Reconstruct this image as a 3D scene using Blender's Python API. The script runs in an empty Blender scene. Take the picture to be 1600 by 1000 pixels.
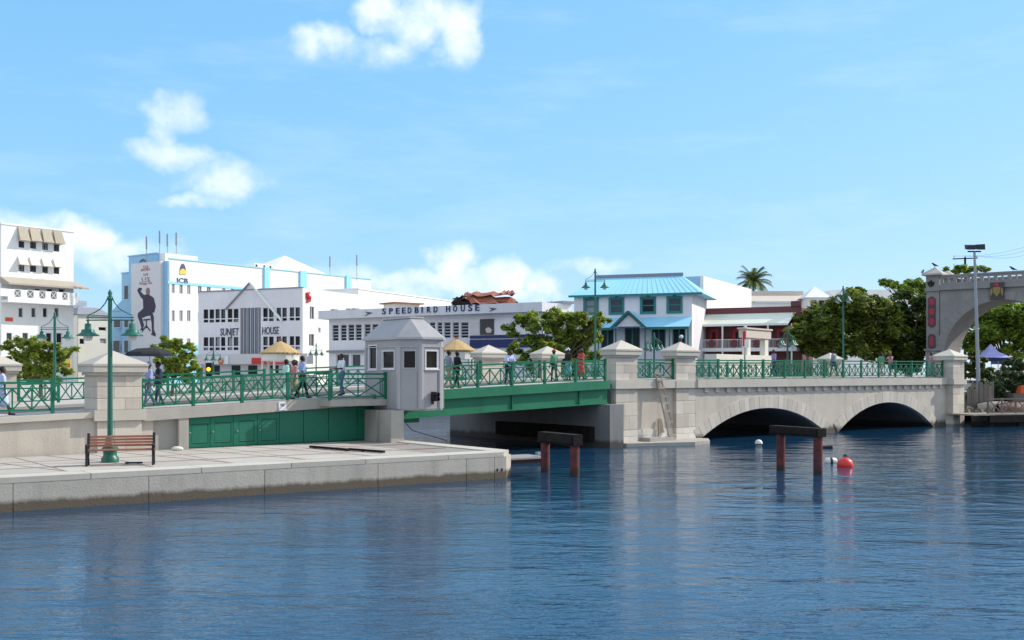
import bpy, bmesh, math, random
from math import sin, cos, tan, pi, sqrt, atan2, asin, radians
from mathutils import Vector, Matrix
random.seed(7)
SC = bpy.context.scene
COL = SC.collection

# ------------------------------------------------------------------ camera
FPX, HOR, EYE = 1600.0, 583.0, 3.746          # focal length and horizon measured on the 1600 px photograph
cd = bpy.data.cameras.new('camera'); cam = bpy.data.objects.new('camera', cd); COL.objects.link(cam)
cam.location = (0, 0, EYE); cam.rotation_euler = (pi/2, 0, 0)
cd.sensor_width = 36; cd.lens = 36*FPX/1600; cd.shift_y = (HOR-500)/1600
cd.clip_start = 0.1; cd.clip_end = 6000
SC.camera = cam

# ------------------------------------------------------------------ sun, sky, exposure
SUN_EL = radians(36); SUN_AZ = radians(71)      # azimuth from +Y (view direction) towards +X
sdir = Vector((sin(SUN_AZ)*cos(SUN_EL), cos(SUN_AZ)*cos(SUN_EL), sin(SUN_EL)))
sl = bpy.data.lights.new('sun', 'SUN'); sl.energy = 3.0; sl.angle = radians(0.6); sl.color = (1, .93, .82)
so = bpy.data.objects.new('sun', sl); COL.objects.link(so)
so.location = (60, 20, 60); so.rotation_euler = (-sdir).to_track_quat('-Z', 'Y').to_euler()
SC.view_settings.view_transform = 'Standard'; SC.view_settings.look = 'None'
SC.view_settings.gamma = 1; SC.view_settings.use_curve_mapping = False
SC.view_settings.exposure = 0.72

W = bpy.data.worlds.new('World'); SC.world = W; W.use_nodes = True
nt = W.node_tree; nt.nodes.clear()
class NG:                                         # tiny node-graph helper
    def __init__(s, nt): s.nt = nt
    def n(s, typ, **kw):
        x = s.nt.nodes.new(typ)
        for k, v in kw.items(): setattr(x, k, v)
        return x
    def put(s, sock, v):
        if isinstance(v, bpy.types.NodeSocket): s.nt.links.new(v, sock)
        elif v is not None:
            if isinstance(v, (tuple, list)) and sock.type == 'RGBA' and len(v) == 3: v = (*v, 1)
            sock.default_value = v
    def math(s, op, a, b=None, c=None, clamp=False):
        x = s.n('ShaderNodeMath', operation=op, use_clamp=clamp)
        for i, v in enumerate((a, b, c)): 
            if v is not None: s.put(x.inputs[i], v)
        return x.outputs[0]
    def mix(s, f, a, b, mode='MIX'):
        x = s.n('ShaderNodeMix', data_type='RGBA', blend_type=mode)
        s.put(x.inputs[0], f); s.put(x.inputs[6], a); s.put(x.inputs[7], b)
        return x.outputs[2]
    def rng(s, v, a, b, c=0., d=1., smooth=False):
        x = s.n('ShaderNodeMapRange', interpolation_type='SMOOTHSTEP' if smooth else 'LINEAR')
        for i, q in enumerate((v, a, b, c, d)): s.put(x.inputs[i], q)
        return x.outputs[0]
    def noise(s, vec, scale, detail=4, rough=.55, dist=0.):
        x = s.n('ShaderNodeTexNoise'); s.put(x.inputs['Vector'], vec)
        x.inputs['Scale'].default_value = scale; x.inputs['Detail'].default_value = detail
        x.inputs['Roughness'].default_value = rough; x.inputs['Distortion'].default_value = dist
        return x.outputs[0]
    def mapv(s, vec, scale=(1, 1, 1), loc=(0, 0, 0), rot=(0, 0, 0)):
        x = s.n('ShaderNodeMapping'); s.put(x.inputs[0], vec)
        x.inputs[1].default_value = loc; x.inputs[2].default_value = rot; x.inputs[3].default_value = scale
        return x.outputs[0]

g = NG(nt)
sky = g.n('ShaderNodeTexSky', sky_type='NISHITA', sun_disc=False)
sky.sun_elevation = SUN_EL; sky.sun_rotation = SUN_AZ
sky.altitude = 0; sky.air_density = 1.0; sky.dust_density = 0.25; sky.ozone_density = 2.6
geo = g.n('ShaderNodeTexCoord').outputs['Generated']
sep = g.n('ShaderNodeSeparateXYZ'); g.put(sep.inputs[0], geo)
az = g.math('ARCTAN2', sep.outputs[0], sep.outputs[1]); el = g.math('ARCSINE', sep.outputs[2])
# cumulus: (azimuth, elevation, half width, half height, weight), all in degrees
def ae(x, y):
    A = math.atan((x-800)/1600); return math.degrees(A), math.degrees(math.atan((HOR-y)/1600*cos(A)))
CL = []
for (x, y, rx, ry, w) in [(668, 32, 88, 50, .85), (714, 52, 48, 66, .9), (512, 62, 62, 34, .72), (592, 14, 52, 34, .8), (600, 76, 70, 24, .42),
        (268, 172, 52, 32, .52), (252, 212, 30, 28, .38), (262, 245, 88, 22, .62), (345, 283, 74, 40, .66), (310, 314, 55, 16, .55),
        (132, 368, 58, 36, .95), (40, 345, 120, 22, .6), (180, 400, 110, 40, .55), (702, 414, 46, 44, .95), (706, 440, 70, 30, .9), (795, 436, 58, 36, .95),
        (625, 446, 60, 24, .7), (750, 462, 170, 24, .6), (930, 414, 80, 18, .5), (848, 444, 34, 26, .75), (500, 430, 130, 22, .35)]:
    a_, e_ = ae(x, y); CL.append((a_, e_, math.degrees(rx/1600), math.degrees(ry/1600), w))
rr = random.Random(3)
for k in range(5):                               # the same broken cumulus all round the sky
    CL.append((rr.choice([-1, 1])*rr.uniform(34, 175), rr.uniform(6, 42), rr.uniform(3, 7), rr.uniform(1.3, 3), 1))
mx = None
dn = g.n('ShaderNodeTexNoise'); g.put(dn.inputs['Vector'], geo); dn.inputs['Scale'].default_value = 26; dn.inputs['Detail'].default_value = 5
sdn = g.n('ShaderNodeSeparateColor'); g.put(sdn.inputs[0], dn.outputs['Color'])
azd = g.math('MULTIPLY_ADD', g.math('SUBTRACT', sdn.outputs[0], .5), .055, az)
eld = g.math('MULTIPLY_ADD', g.math('SUBTRACT', sdn.outputs[1], .5), .04, el)
for (a_, e_, ra, re, w) in CL:
    da = g.math('MULTIPLY', g.math('SUBTRACT', azd, radians(a_)), 1/radians(ra))
    de = g.math('MULTIPLY', g.math('SUBTRACT', eld, radians(e_)), 1/radians(re))
    r2 = g.math('MULTIPLY_ADD', da, da, g.math('MULTIPLY', de, de))
    v = g.math('MULTIPLY', g.math('SUBTRACT', 1., r2), w)
    mx = v if mx is None else g.math('MAXIMUM', mx, v)
n1 = g.noise(geo, 24, 6, .55)
dens = g.math('MULTIPLY_ADD', g.math('SUBTRACT', n1, .5), 1.7, mx)
cover = g.rng(dens, -.12, 1.15, 0, 1, True)
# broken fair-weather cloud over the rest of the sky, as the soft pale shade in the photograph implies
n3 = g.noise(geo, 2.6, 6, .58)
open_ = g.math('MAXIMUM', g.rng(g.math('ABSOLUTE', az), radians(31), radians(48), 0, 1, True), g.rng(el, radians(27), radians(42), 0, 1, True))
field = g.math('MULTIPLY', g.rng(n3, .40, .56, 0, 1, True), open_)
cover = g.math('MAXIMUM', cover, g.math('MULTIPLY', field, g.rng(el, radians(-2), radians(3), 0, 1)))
n2 = g.noise(g.mapv(geo, loc=(0.004, 0, .010)), 24, 4, .6)
shade = g.rng(n2, .36, .62, 0, 1, True)
ccol = g.mix(shade, (7.6, 7.6, 7.8), (5.6, 6.2, 7.0))
wisp = g.math('MULTIPLY', g.rng(g.noise(g.mapv(geo, scale=(1, 1, 4.5), rot=(0, .2, 0)), 5, 5, .6), .5, .8), .16)
ssep = g.n('ShaderNodeSeparateColor'); g.put(ssep.inputs[0], sky.outputs[0])      # camera-like response of the sky's colour
scmb = g.n('ShaderNodeCombineColor')
for i_, (pw_, k_) in enumerate(((.62, 1.14), (.36, 2.42), (.30, 3.60))):
    g.put(scmb.inputs[i_], g.math('MULTIPLY', g.math('POWER', ssep.outputs[i_], pw_), k_))
tint = scmb.outputs[0]
skyc = g.mix(wisp, tint, (6.5, 7., 7.6))
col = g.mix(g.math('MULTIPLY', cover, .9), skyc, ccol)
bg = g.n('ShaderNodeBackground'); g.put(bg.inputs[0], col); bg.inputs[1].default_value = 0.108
out = g.n('ShaderNodeOutputWorld'); nt.links.new(bg.outputs[0], out.inputs[0])
W.cycles.sampling_method = 'MANUAL'; W.cycles.sample_map_resolution = 512

# ------------------------------------------------------------------ materials
MATS = {}
def mat(name, col, rough=.75, var=.12, scale=1.2, bump=.0, bscale=25, metal=0., spec=.35, tint=None, streak=0., rnd=0., stain=None, coat=0., emit=0., brick=None, corr=None):
    if name in MATS: return MATS[name]
    m = bpy.data.materials.new(name); m.use_nodes = True; nt = m.node_tree; b = nt.nodes['Principled BSDF']
    g = NG(nt); pos = g.n('ShaderNodeNewGeometry').outputs['Position']
    c = col
    n = g.noise(pos, scale, 6, .6)
    dark = tint or tuple(x*.62 for x in col); light = tuple(min(1, x*1.18) for x in col)
    f = g.rng(n, .32, .72)
    c1 = g.mix(f, tuple(a*(1-var*1.2)+d*var*1.2 for a, d in zip(col, dark)), tuple(a*(1-var)+l*var for a, l in zip(col, light)))
    if streak:                                   # rain streaks running down
        ns = g.noise(g.mapv(pos, scale=(1.1, 1.1, .12)), 1.5, 6, .68)
        c1 = g.mix(g.math('MULTIPLY', g.rng(ns, .5, .78), streak), c1, tuple(x*.42 for x in col))
    fine = g.noise(pos, bscale, 3, .6)
    c1 = g.mix(g.math('MULTIPLY', g.rng(fine, .35, .75), var*.7), c1, tuple(x*.6 for x in col))
    if stain:                                    # (height of upper edge, softness, colour): tide mark
        sx = g.n('ShaderNodeSeparateXYZ'); g.put(sx.inputs[0], pos)
        wob = g.math('MULTIPLY_ADD', g.noise(g.mapv(pos, scale=(1, 1, .3)), 1.7, 5, .7), stain[1]*2.2, sx.outputs[2])
        c1 = g.mix(g.rng(wob, stain[0]+stain[1]*2, stain[0]+stain[1], 0, .93), c1, stain[2])
    if rnd:
        oi = g.n('ShaderNodeObjectInfo').outputs['Random']
        k = g.rng(oi, 0, 1, 1-rnd, 1+rnd*.5)
        vm = g.n('ShaderNodeVectorMath', operation='SCALE'); g.put(vm.inputs[0], c1); g.put(vm.inputs[3], k); c1 = vm.outputs[0]
    g.put(b.inputs['Base Color'], c1)
    b.inputs['Roughness'].default_value = rough; b.inputs['Metallic'].default_value = metal
    g.put(b.inputs['Roughness'], g.rng(n, .3, .7, max(.02, rough-.08), min(1, rough+.1)))
    b.inputs['Specular IOR Level'].default_value = spec
    if coat: b.inputs['Coat Weight'].default_value = coat; b.inputs['Coat Roughness'].default_value = .1
    if emit: b.inputs['Emission Color'].default_value = (*col, 1); b.inputs['Emission Strength'].default_value = emit
    if bump or corr:
        bp = g.n('ShaderNodeBump'); bp.inputs['Strength'].default_value = bump or .3; bp.inputs['Distance'].default_value = .03
        hgt = g.math('ADD', fine, n)
        g.put(bp.inputs['Height'], hgt); nt.links.new(bp.outputs[0], b.inputs['Normal'])
    MATS[name] = m; return m

STONE = (.54, .48, .41); 
M = {}
def defm(k, *a, **kw): M[k] = mat(k, *a, **kw)
defm('stone', STONE, .85, .25, .9, .35, 22, streak=.45, stain=(.30, .28, (.07, .06, .045)))
defm('block', (.56, .50, .43), .85, .2, 1.3, .35, 25, rnd=.18, streak=.3)
defm('block_white', (.68, .63, .56), .85, .18, 1.3, .3, 25, rnd=.14, stain=(.05, .15, (.2, .18, .16)))
defm('mortar', (.40, .355, .30), .9, .2, 1.5, .2)
defm('voussoir', (.57, .51, .44), .85, .2, 1.1, .3, 22, rnd=.14, streak=.3, stain=(.25, .25, (.09, .075, .06)))
defm('concrete', (.40, .37, .33), .85, .3, .8, .3, 18, streak=.45)
defm('quay_concrete', (.47, .43, .375), .85, .3, .7, .35, 16, streak=.5, stain=(.22, .13, (.10, .075, .05)))
defm('quay_coping', (.50, .46, .40), .85, .25, .9, .25, 18, rnd=.08)
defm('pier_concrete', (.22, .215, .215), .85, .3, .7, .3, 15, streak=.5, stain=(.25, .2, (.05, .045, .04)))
defm('paving', (.44, .405, .36), .85, .25, .8, .2, 20, rnd=.10)
defm('paving_red', (.33, .18, .15), .85, .25, 2, .2, 25)
defm('paving_dark', (.27, .25, .235), .85, .25, 2, .2, 25)
defm('asphalt', (.07, .07, .072), .9, .3, 1.5, .3, 40)
defm('footway', (.44, .41, .38), .9, .25, 1.5, .2, 30)
defm('green_paint', (.008, .145, .085), .45, .3, 1.2, .06, 30, spec=.35, streak=.3)
defm('rail_green', (.005, .135, .075), .45, .12, 2, .05, 30, spec=.3)
defm('girder_green', (.014, .175, .088), .48, .35, .8, .08, 20, spec=.35, streak=.45)
defm('lamp_green', (.010, .12, .085), .4, .15, 2, .05, 30, spec=.5)
defm('booth', (.35, .335, .345), .5, .2, 1.2, .03, 40, spec=.35, streak=.3)
defm('booth_trim', (.39, .375, .385), .45, .1, 1.2, .03, 40, spec=.4)
defm('pontoon_deck', (.30, .29, .28), .8, .4, 2, .2, 20, streak=.3)
defm('white_frame', (.74, .74, .76), .5, .08, 2)
defm('glass', (.010, .011, .014), .25, .2, 2, spec=.22)
defm('booth_pane', (.022, .016, .013), .2, .3, 3, spec=.18)
defm('blind', (.30, .30, .31), .6, .2, 3)
defm('glass_mid', (.05, .06, .075), .2, .3, 2, spec=.35)
defm('glass_blue', (.03, .04, .06), .25, .2, 2, spec=.3)
defm('black', (.012, .012, .014), .5, .2, 3)
defm('dark_iron', (.02, .018, .022), .5, .2, 3, .1, 40)
defm('bench_wood', (.33, .12, .07), .55, .3, 6, .15, 40, rnd=.15)
defm('ladder_wood', (.37, .31, .25), .8, .3, 6, .2, 40, rnd=.15)
defm('timber_dark', (.030, .024, .020), .9, .8, 3, .7, 14, tint=(.008, .007, .006), streak=.4, spec=.15)
defm('pile_red', (.17, .035, .035), .75, .8, 3.5, .5, 14, tint=(.03, .02, .02), streak=.5, stain=(.15, .25, (.03, .02, .018)))
defm('red_buoy', (.68, .025, .02), .35, .15, 5, .05, 30, spec=.5)
defm('white_buoy', (.65, .64, .60), .45, .2, 5, .05, 30)
defm('wall_white', (.80, .80, .78), .8, .22, .22, .12, 18, streak=.10)
defm('wall_cream', (.70, .66, .58), .8, .12, .5, .1, 18, streak=.15)
defm('wall_grey', (.60, .57, .56), .8, .1, .5, .1, 18, streak=.15)
defm('wall_blue', (.28, .49, .68), .8, .1, .4, .1, 18, streak=.12)
defm('band_blue', (.30, .66, .82), .7, .08, .6)
defm('wall_lavender', (.74, .71, .73), .8, .28, .25, .12, 18, streak=.14)
defm('fascia_blue', (.66, .65, .68), .75, .15, .5, .05, 18, streak=.3)
defm('roof_blue', (.30, .62, .80), .5, .10, .5, .05, 10, spec=.4)
defm('roof_trim', (.02, .20, .20), .5, .1, 2)
defm('maroon', (.16, .055, .06), .8, .2, .7, .1, 18, streak=.2)
defm('red_paint', (.55, .03, .035), .5, .1, 2)
defm('cream_roof', (.76, .78, .66), .6, .12, .8, .05, 10)
defm('beige', (.58, .50, .43), .8, .12, .5, .1, 10, streak=.1)
defm('tan_awning', (.42, .37, .29), .9, .2, 2, .15, 25, rnd=.12)
defm('canopy', (.42, .37, .30), .85, .2, 1.2, .2, 25)
defm('rust', (.34, .12, .075), .75, .5, 1.3, .3, 14, tint=(.16, .05, .035))
defm('thatch', (.50, .34, .16), .95, .35, 2.5, .8, 30)
defm('arch_stone', (.27, .255, .25), .9, .4, .8, .4, 14, streak=.55)
defm('arch_cap', (.50, .45, .41), .9, .3, .8, .3, 14, streak=.3)
defm('panel_dark', (.07, .06, .065), .7, .2, 2)
defm('panel_red', (.36, .035, .055), .6, .2, 3)
defm('gold', (.26, .18, .06), .45, .2, 4)
defm('mural', (.60, .60, .62), .75, .06, .6)
defm('mural_figure', (.055, .045, .075), .75, .2, 1.5)
defm('print_red', (.40, .05, .06), .7, .1, 3)
defm('print_grey', (.10, .10, .13), .7, .1, 3)
defm('skin_paint', (.26, .15, .13), .7, .1, 3)
defm('navy', (.018, .03, .12), .6, .1, 2)
defm('letter', (.05, .06, .10), .5, .1, 3)
defm('yellow', (.75, .58, .10), .5, .1, 3)
defm('slat', (.24, .245, .28), .6, .15, 1.5)
defm('slat_light', (.44, .44, .48), .6, .15, 1.5)
defm('fence_wood', (.19, .165, .14), .9, .4, 4, .4, 20, rnd=.25)
defm('galv', (.30, .32, .36), .5, .2, 1.5, .05, 30, metal=.3)
defm('bark', (.13, .10, .075), .9, .35, 3, .7, 14)
defm('tent', (.42, .42, .78), .7, .08, 1.5)
defm('tent_white', (.78, .78, .80), .7, .08, 1.5)
defm('tarp_orange', (.60, .10, .03), .6, .15, 2)
defm('boat_brown', (.15, .07, .05), .6, .3, 2, .2, 20)
defm('boat_blue', (.05, .16, .34), .5, .2, 2)
defm('rubble', (.15, .13, .11), .9, .35, 2, .5, 16, rnd=.2)
defm('lantern_glass', (.62, .64, .60), .15, .1, 3, spec=.6)
defm('signal_red', (.40, .02, .03), .3, .1, 3)
defm('signal_amber', (1.0, .52, .03), .3, .1, 3, emit=1.2)
defm('rope', (.03, .03, .03), .8, .1, 3)

def leafmat(name, dark, light, trans=.3):
    m = bpy.data.materials.new(name); m.use_nodes = True; nt = m.node_tree; g = NG(nt)
    b = nt.nodes['Principled BSDF']; geo = g.n('ShaderNodeNewGeometry')
    isl = geo.outputs['Random Per Island']; n = g.noise(geo.outputs['Position'], .9, 4, .6)
    f = g.math('ADD', g.math('MULTIPLY', isl, .55), g.rng(n, .35, .68, -.05, .5), clamp=True)
    c = g.mix(f, dark, light)
    g.put(b.inputs['Base Color'], c); b.inputs['Roughness'].default_value = .5; b.inputs['Specular IOR Level'].default_value = .3
    tr = g.n('ShaderNodeBsdfTranslucent'); g.put(tr.inputs[0], g.mix(1., c, (1.5, 1.5, .5), 'MULTIPLY'))
    ms = g.n('ShaderNodeMixShader'); ms.inputs[0].default_value = trans
    nt.links.new(b.outputs[0], ms.inputs[1]); nt.links.new(tr.outputs[0], ms.inputs[2])
    nt.links.new(ms.outputs[0], nt.nodes['Material Output'].inputs[0]); M[name] = m
leafmat('leaf_almond', (.055, .10, .016), (.34, .40, .06), .45)
leafmat('leaf_dark', (.018, .040, .009), (.12, .16, .025), .3)
leafmat('leaf_fig', (.032, .060, .011), (.24, .28, .045), .4)
leafmat('leaf_right', (.050, .10, .016), (.32, .42, .065), .45)
leafmat('leaf_palm', (.030, .055, .016), (.14, .17, .05), .25)
leafmat('leaf_hedge', (.020, .042, .015), (.085, .12, .04), .25)

# ------------------------------------------------------------------ builders
class Frame:
    """plan frame: origin, unit direction e (along), b = away from camera side, z up"""
    def __init__(s, ox, oy, ang): s.o = Vector((ox, oy)); s.e = Vector((cos(ang), sin(ang))); s.b = Vector((-sin(ang), cos(ang))); s.ang = ang
    def w(s, a, b, z): p = s.o + s.e*a + s.b*b; return Vector((p.x, p.y, z))
    def along(s, px, b=0.):                        # where the sight line of column px meets the plane at depth b
        q = (px-800)/FPX; P = s.o + s.b*b
        return (P.x-q*P.y)/(q*s.e.y-s.e.x)
    def pix(s, px, py, b=0.):
        a = s.along(px, b); P = s.w(a, b, 0); return a, EYE+(HOR-py)*P.y/FPX
    def mat(s, a=0, b=0, z=0): return Matrix.Translation(s.w(a, b, z)) @ Matrix.Rotation(s.ang, 4, 'Z')
def fac(x0, y0, x1, y1, Y0):
    """frame of a facade whose level top edge runs between two measured points, the first at distance Y0"""
    Y1 = Y0*(HOR-y0)/(HOR-y1); p0 = ((x0-800)/FPX*Y0, Y0); p1 = ((x1-800)/FPX*Y1, Y1)
    f = Frame(p0[0], p0[1], atan2(p1[1]-p0[1], p1[0]-p0[0])); f.L = math.hypot(p1[0]-p0[0], p1[1]-p0[1]); f.top = EYE+(HOR-y0)*Y0/FPX
    return f
def at(x, y, Y): return Vector(((x-800)/FPX*Y, Y, EYE+(HOR-y)*Y/FPX))
def onz(x, y, z): Y = FPX*(EYE-z)/(y-HOR); return Vector(((x-800)/FPX*Y, Y, z))
IDF = Frame(0, 0, 0)

class MB:
    def __init__(s): s.v = []; s.f = []; s.mi = []; s.sm = []
    def add(s, vs, fs, mi=0, sm=False):
        n = len(s.v); s.v += [tuple(x) for x in vs]
        for f in fs: s.f.append(tuple(i+n for i in f)); s.mi.append(mi); s.sm.append(sm)
        return s
    def box(s, a0, a1, b0, b1, z0, z1, mi=0):
        return s.add([(a0, b0, z0), (a1, b0, z0), (a1, b1, z0), (a0, b1, z0), (a0, b0, z1), (a1, b0, z1), (a1, b1, z1), (a0, b1, z1)],
                     [(0, 3, 2, 1), (4, 5, 6, 7), (0, 1, 5, 4), (1, 2, 6, 5), (2, 3, 7, 6), (3, 0, 4, 7)], mi)
    def hexa(s, lo, hi, mi=0):                    # 4 bottom points, 4 top points
        return s.add(list(lo)+list(hi), [(0, 3, 2, 1), (4, 5, 6, 7), (0, 1, 5, 4), (1, 2, 6, 5), (2, 3, 7, 6), (3, 0, 4, 7)], mi)
    def prism(s, poly, b0, b1, mi=0):             # polygon in (a,z) pushed along b
        n = len(poly); vs = [(a, b0, z) for a, z in poly]+[(a, b1, z) for a, z in poly]
        return s.add(vs, [tuple(range(n)), tuple(range(2*n-1, n-1, -1))]+[(i, i+n, (i+1) % n+n, (i+1) % n) for i in range(n)], mi)
    def slab(s, poly, z0, z1, mi=0):              # polygon in (a,b) pushed along z; z may be functions
        Z0 = z0 if callable(z0) else (lambda a, b: z0); Z1 = z1 if callable(z1) else (lambda a, b: z1)
        n = len(poly); vs = [(a, b, Z0(a, b)) for a, b in poly]+[(a, b, Z1(a, b)) for a, b in poly]
        return s.add(vs, [tuple(range(n-1, -1, -1)), tuple(range(n, 2*n))]+[(i, (i+1) % n, (i+1) % n+n, i+n) for i in range(n)], mi)
    def tube(s, pts, r, seg=8, mi=0, sm=True, cap=True):
        pts = [Vector(p) for p in pts]; rs = r if isinstance(r, (list, tuple)) else [r]*len(pts); vs = []; fs = []
        up = None
        for i, p in enumerate(pts):
            t = (pts[min(i+1, len(pts)-1)]-pts[max(i-1, 0)]).normalized()
            if up is None: up = Vector((0, 0, 1)) if abs(t.z) < .9 else Vector((1, 0, 0))
            x = t.cross(up); x = x.normalized() if x.length > 1e-5 else t.orthogonal().normalized()
            y = x.cross(t).normalized(); up = y
            for k in range(seg):
                an = 2*pi*k/seg; vs.append(p+(x*cos(an)+y*sin(an))*rs[i])
        for i in range(len(pts)-1):
            for k in range(seg): fs.append((i*seg+k, i*seg+(k+1) % seg, (i+1)*seg+(k+1) % seg, (i+1)*seg+k))
        s.add(vs, fs, mi, sm)
        if cap: s.add(vs[:seg], [tuple(range(seg))[::-1]], mi); s.add(vs[-seg:], [tuple(range(seg))], mi)
        return s
    def lathe(s, prof, seg=14, c=(0, 0, 0), mi=0, sm=True):
        vs = []; fs = []
        for r, z in prof:
            for k in range(seg): an = 2*pi*k/seg; vs.append((c[0]+r*cos(an), c[1]+r*sin(an), c[2]+z))
        for i in range(len(prof)-1):
            for k in range(seg): fs.append((i*seg+k, i*seg+(k+1) % seg, (i+1)*seg+(k+1) % seg, (i+1)*seg+k))
        s.add(vs, fs, mi, sm); s.add(vs[:seg], [tuple(range(seg))[::-1]], mi); return s.add(vs[-seg:], [tuple(range(seg))], mi)
    def bar(s, p, q, w, t, mi=0):                 # rectangular bar between two points
        p = Vector(p); q = Vector(q); d = (q-p).normalized(); x = d.cross(Vector((0, 0, 1)))
        x = x.normalized() if x.length > 1e-4 else Vector((1, 0, 0)); y = x.cross(d)
        c = lambda o: [o-x*w/2-y*t/2, o+x*w/2-y*t/2, o+x*w/2+y*t/2, o-x*w/2+y*t/2]
        return s.hexa(c(p), c(q), mi)
    def ball(s, c, r, seg=12, rings=8, mi=0, sc=(1, 1, 1)):
        vs = [(c[0], c[1], c[2]-r*sc[2])]; fs = []
        for i in range(1, rings):
            th = pi*i/rings
            for k in range(seg): an = 2*pi*k/seg; vs.append((c[0]+r*sc[0]*sin(th)*cos(an), c[1]+r*sc[1]*sin(th)*sin(an), c[2]-r*sc[2]*cos(th)))
        vs.append((c[0], c[1], c[2]+r*sc[2])); N = len(vs)-1
        for k in range(seg): fs.append((0, 1+(k+1) % seg, 1+k)); fs.append((N, N-seg+k, N-seg+(k+1) % seg))
        for i in range(rings-2):
            for k in range(seg): a = 1+i*seg; fs.append((a+k, a+(k+1) % seg, a+seg+(k+1) % seg, a+seg+k))
        return s.add(vs, fs, mi, True)
    def mesh(s, name, mats, frame=None):
        me = bpy.data.meshes.new(name)
        vs = [tuple(frame.w(*p)) for p in s.v] if frame else s.v
        me.from_pydata(vs, [], s.f); 
        for m in (mats if isinstance(mats, (list, tuple)) else [mats]): me.materials.append(m)
        me.polygons.foreach_set('material_index', s.mi); me.polygons.foreach_set('use_smooth', s.sm)
        bm = bmesh.new(); bm.from_mesh(me); bmesh.ops.recalc_face_normals(bm, faces=bm.faces); bm.to_mesh(me); bm.free()
        me.update(); return me
    def build(s, name, mats, parent=None, frame=None):
        return put(name, s.mesh(name, mats, frame), parent)
def root_of(o): return Matrix.Translation(o.matrix_world.translation) if False else None
BASE = {}
def base_inv(p):                                   # world position of a parent without a depsgraph update
    return BASE.get(p.name, Matrix.Identity(4)).inverted()
def put(name, me, parent=None, mw=None):
    o = bpy.data.objects.new(name, me); COL.objects.link(o)
    mw = mw or Matrix.Identity(4)
    if parent is not None: o.parent = parent; o.matrix_parent_inverse = base_inv(parent)
    o.matrix_basis = mw; BASE[o.name] = mw
    return o
def tag(o, label=None, cat=None, group=None, kind=None):
    if label: o['label'] = label
    if cat: o['category'] = cat
    if group: o['group'] = group
    if kind: o['kind'] = kind
    return o
def thing(name, label, cat, loc=(0, 0, 0), group=None, rz=0.):
    o = bpy.data.objects.new(name, None); COL.objects.link(o)
    mw = Matrix.Translation(Vector(loc)) @ Matrix.Rotation(rz, 4, 'Z'); o.matrix_basis = mw; BASE[o.name] = mw
    o.empty_display_size = .2
    return tag(o, label, cat, group)
def struct(name, mb, m, frame=None, parent=None): return tag(mb.build(name, m, parent, frame), kind='structure')
KIDS = {}
def copy_tree(o, mw, label=None, group=None):
    """a copy of a thing that was built at the origin, with copies of its parts and sub-parts"""
    def rec(s, par):
        c = s.copy(); COL.objects.link(c)
        if par is not None: c.parent = par; c.matrix_parent_inverse = s.matrix_parent_inverse.copy()
        for ch in s.children: rec(ch, c)
        return c
    r = rec(o, None); r.matrix_basis = mw; BASE[r.name] = mw
    if label: r['label'] = label
    if group: r['group'] = group
    return r
def text_mb(txt, size, mb=None, a=0, z=0, b0=-.03, b1=0., width=None, shear=0., bold=.0, align='LEFT', mi=0):
    """lettering as geometry: adds the outlines to a mesh, standing in the (a,z) plane"""
    cu = bpy.data.curves.new('t', 'FONT'); cu.body = txt; cu.size = size; cu.extrude = abs(b1-b0)/2; cu.resolution_u = 3; cu.offset = bold; cu.shear = shear
    cu.align_x = 'LEFT'
    ob = bpy.data.objects.new('t', cu); COL.objects.link(ob)
    dg = bpy.context.evaluated_depsgraph_get(); me = bpy.data.meshes.new_from_object(ob.evaluated_get(dg))
    bpy.data.objects.remove(ob); bpy.data.curves.remove(cu)
    vs = [v.co.copy() for v in me.vertices]; fs = [tuple(p.vertices) for p in me.polygons]; bpy.data.meshes.remove(me)
    if not vs: return mb
    x0 = min(v.x for v in vs); x1 = max(v.x for v in vs); k = (width/(x1-x0)) if width else 1.
    if align == 'CENTER': a = a-(x1-x0)*k/2
    mb = mb or MB(); mid = (b0+b1)/2
    mb.add([(a+(v.x-x0)*k, mid-v.z, z+v.y) for v in vs], fs, mi); return mb
def facade_wall(a0, a1, z0, z1, holes, depth=.3, b=0., mb=None):
    """wall face with real openings: holes are (a0,a1,z0,z1); reveals go back by depth"""
    mb = mb or MB(); xs = sorted({a0, a1, *[h[i] for h in holes for i in (0, 1)]}); zs = sorted({z0, z1, *[h[i] for h in holes for i in (2, 3)]})
    xs = [x for x in xs if a0-1e-6 <= x <= a1+1e-6]; zs = [z for z in zs if z0-1e-6 <= z <= z1+1e-6]
    for i in range(len(xs)-1):
        for j in range(len(zs)-1):
            cx = (xs[i]+xs[i+1])/2; cz = (zs[j]+zs[j+1])/2
            if any(h[0] < cx < h[1] and h[2] < cz < h[3] for h in holes): continue
            mb.add([(xs[i], b, zs[j]), (xs[i+1], b, zs[j]), (xs[i+1], b, zs[j+1]), (xs[i], b, zs[j+1])], [(0, 1, 2, 3)])
    for h in holes:
        p = [(h[0], h[2]), (h[1], h[2]), (h[1], h[3]), (h[0], h[3])]
        for i in range(4):
            q, r = p[i], p[(i+1) % 4]
            mb.add([(q[0], b, q[1]), (r[0], b, r[1]), (r[0], b+depth, r[1]), (q[0], b+depth, q[1])], [(0, 1, 2, 3)])
    return mb
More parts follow.
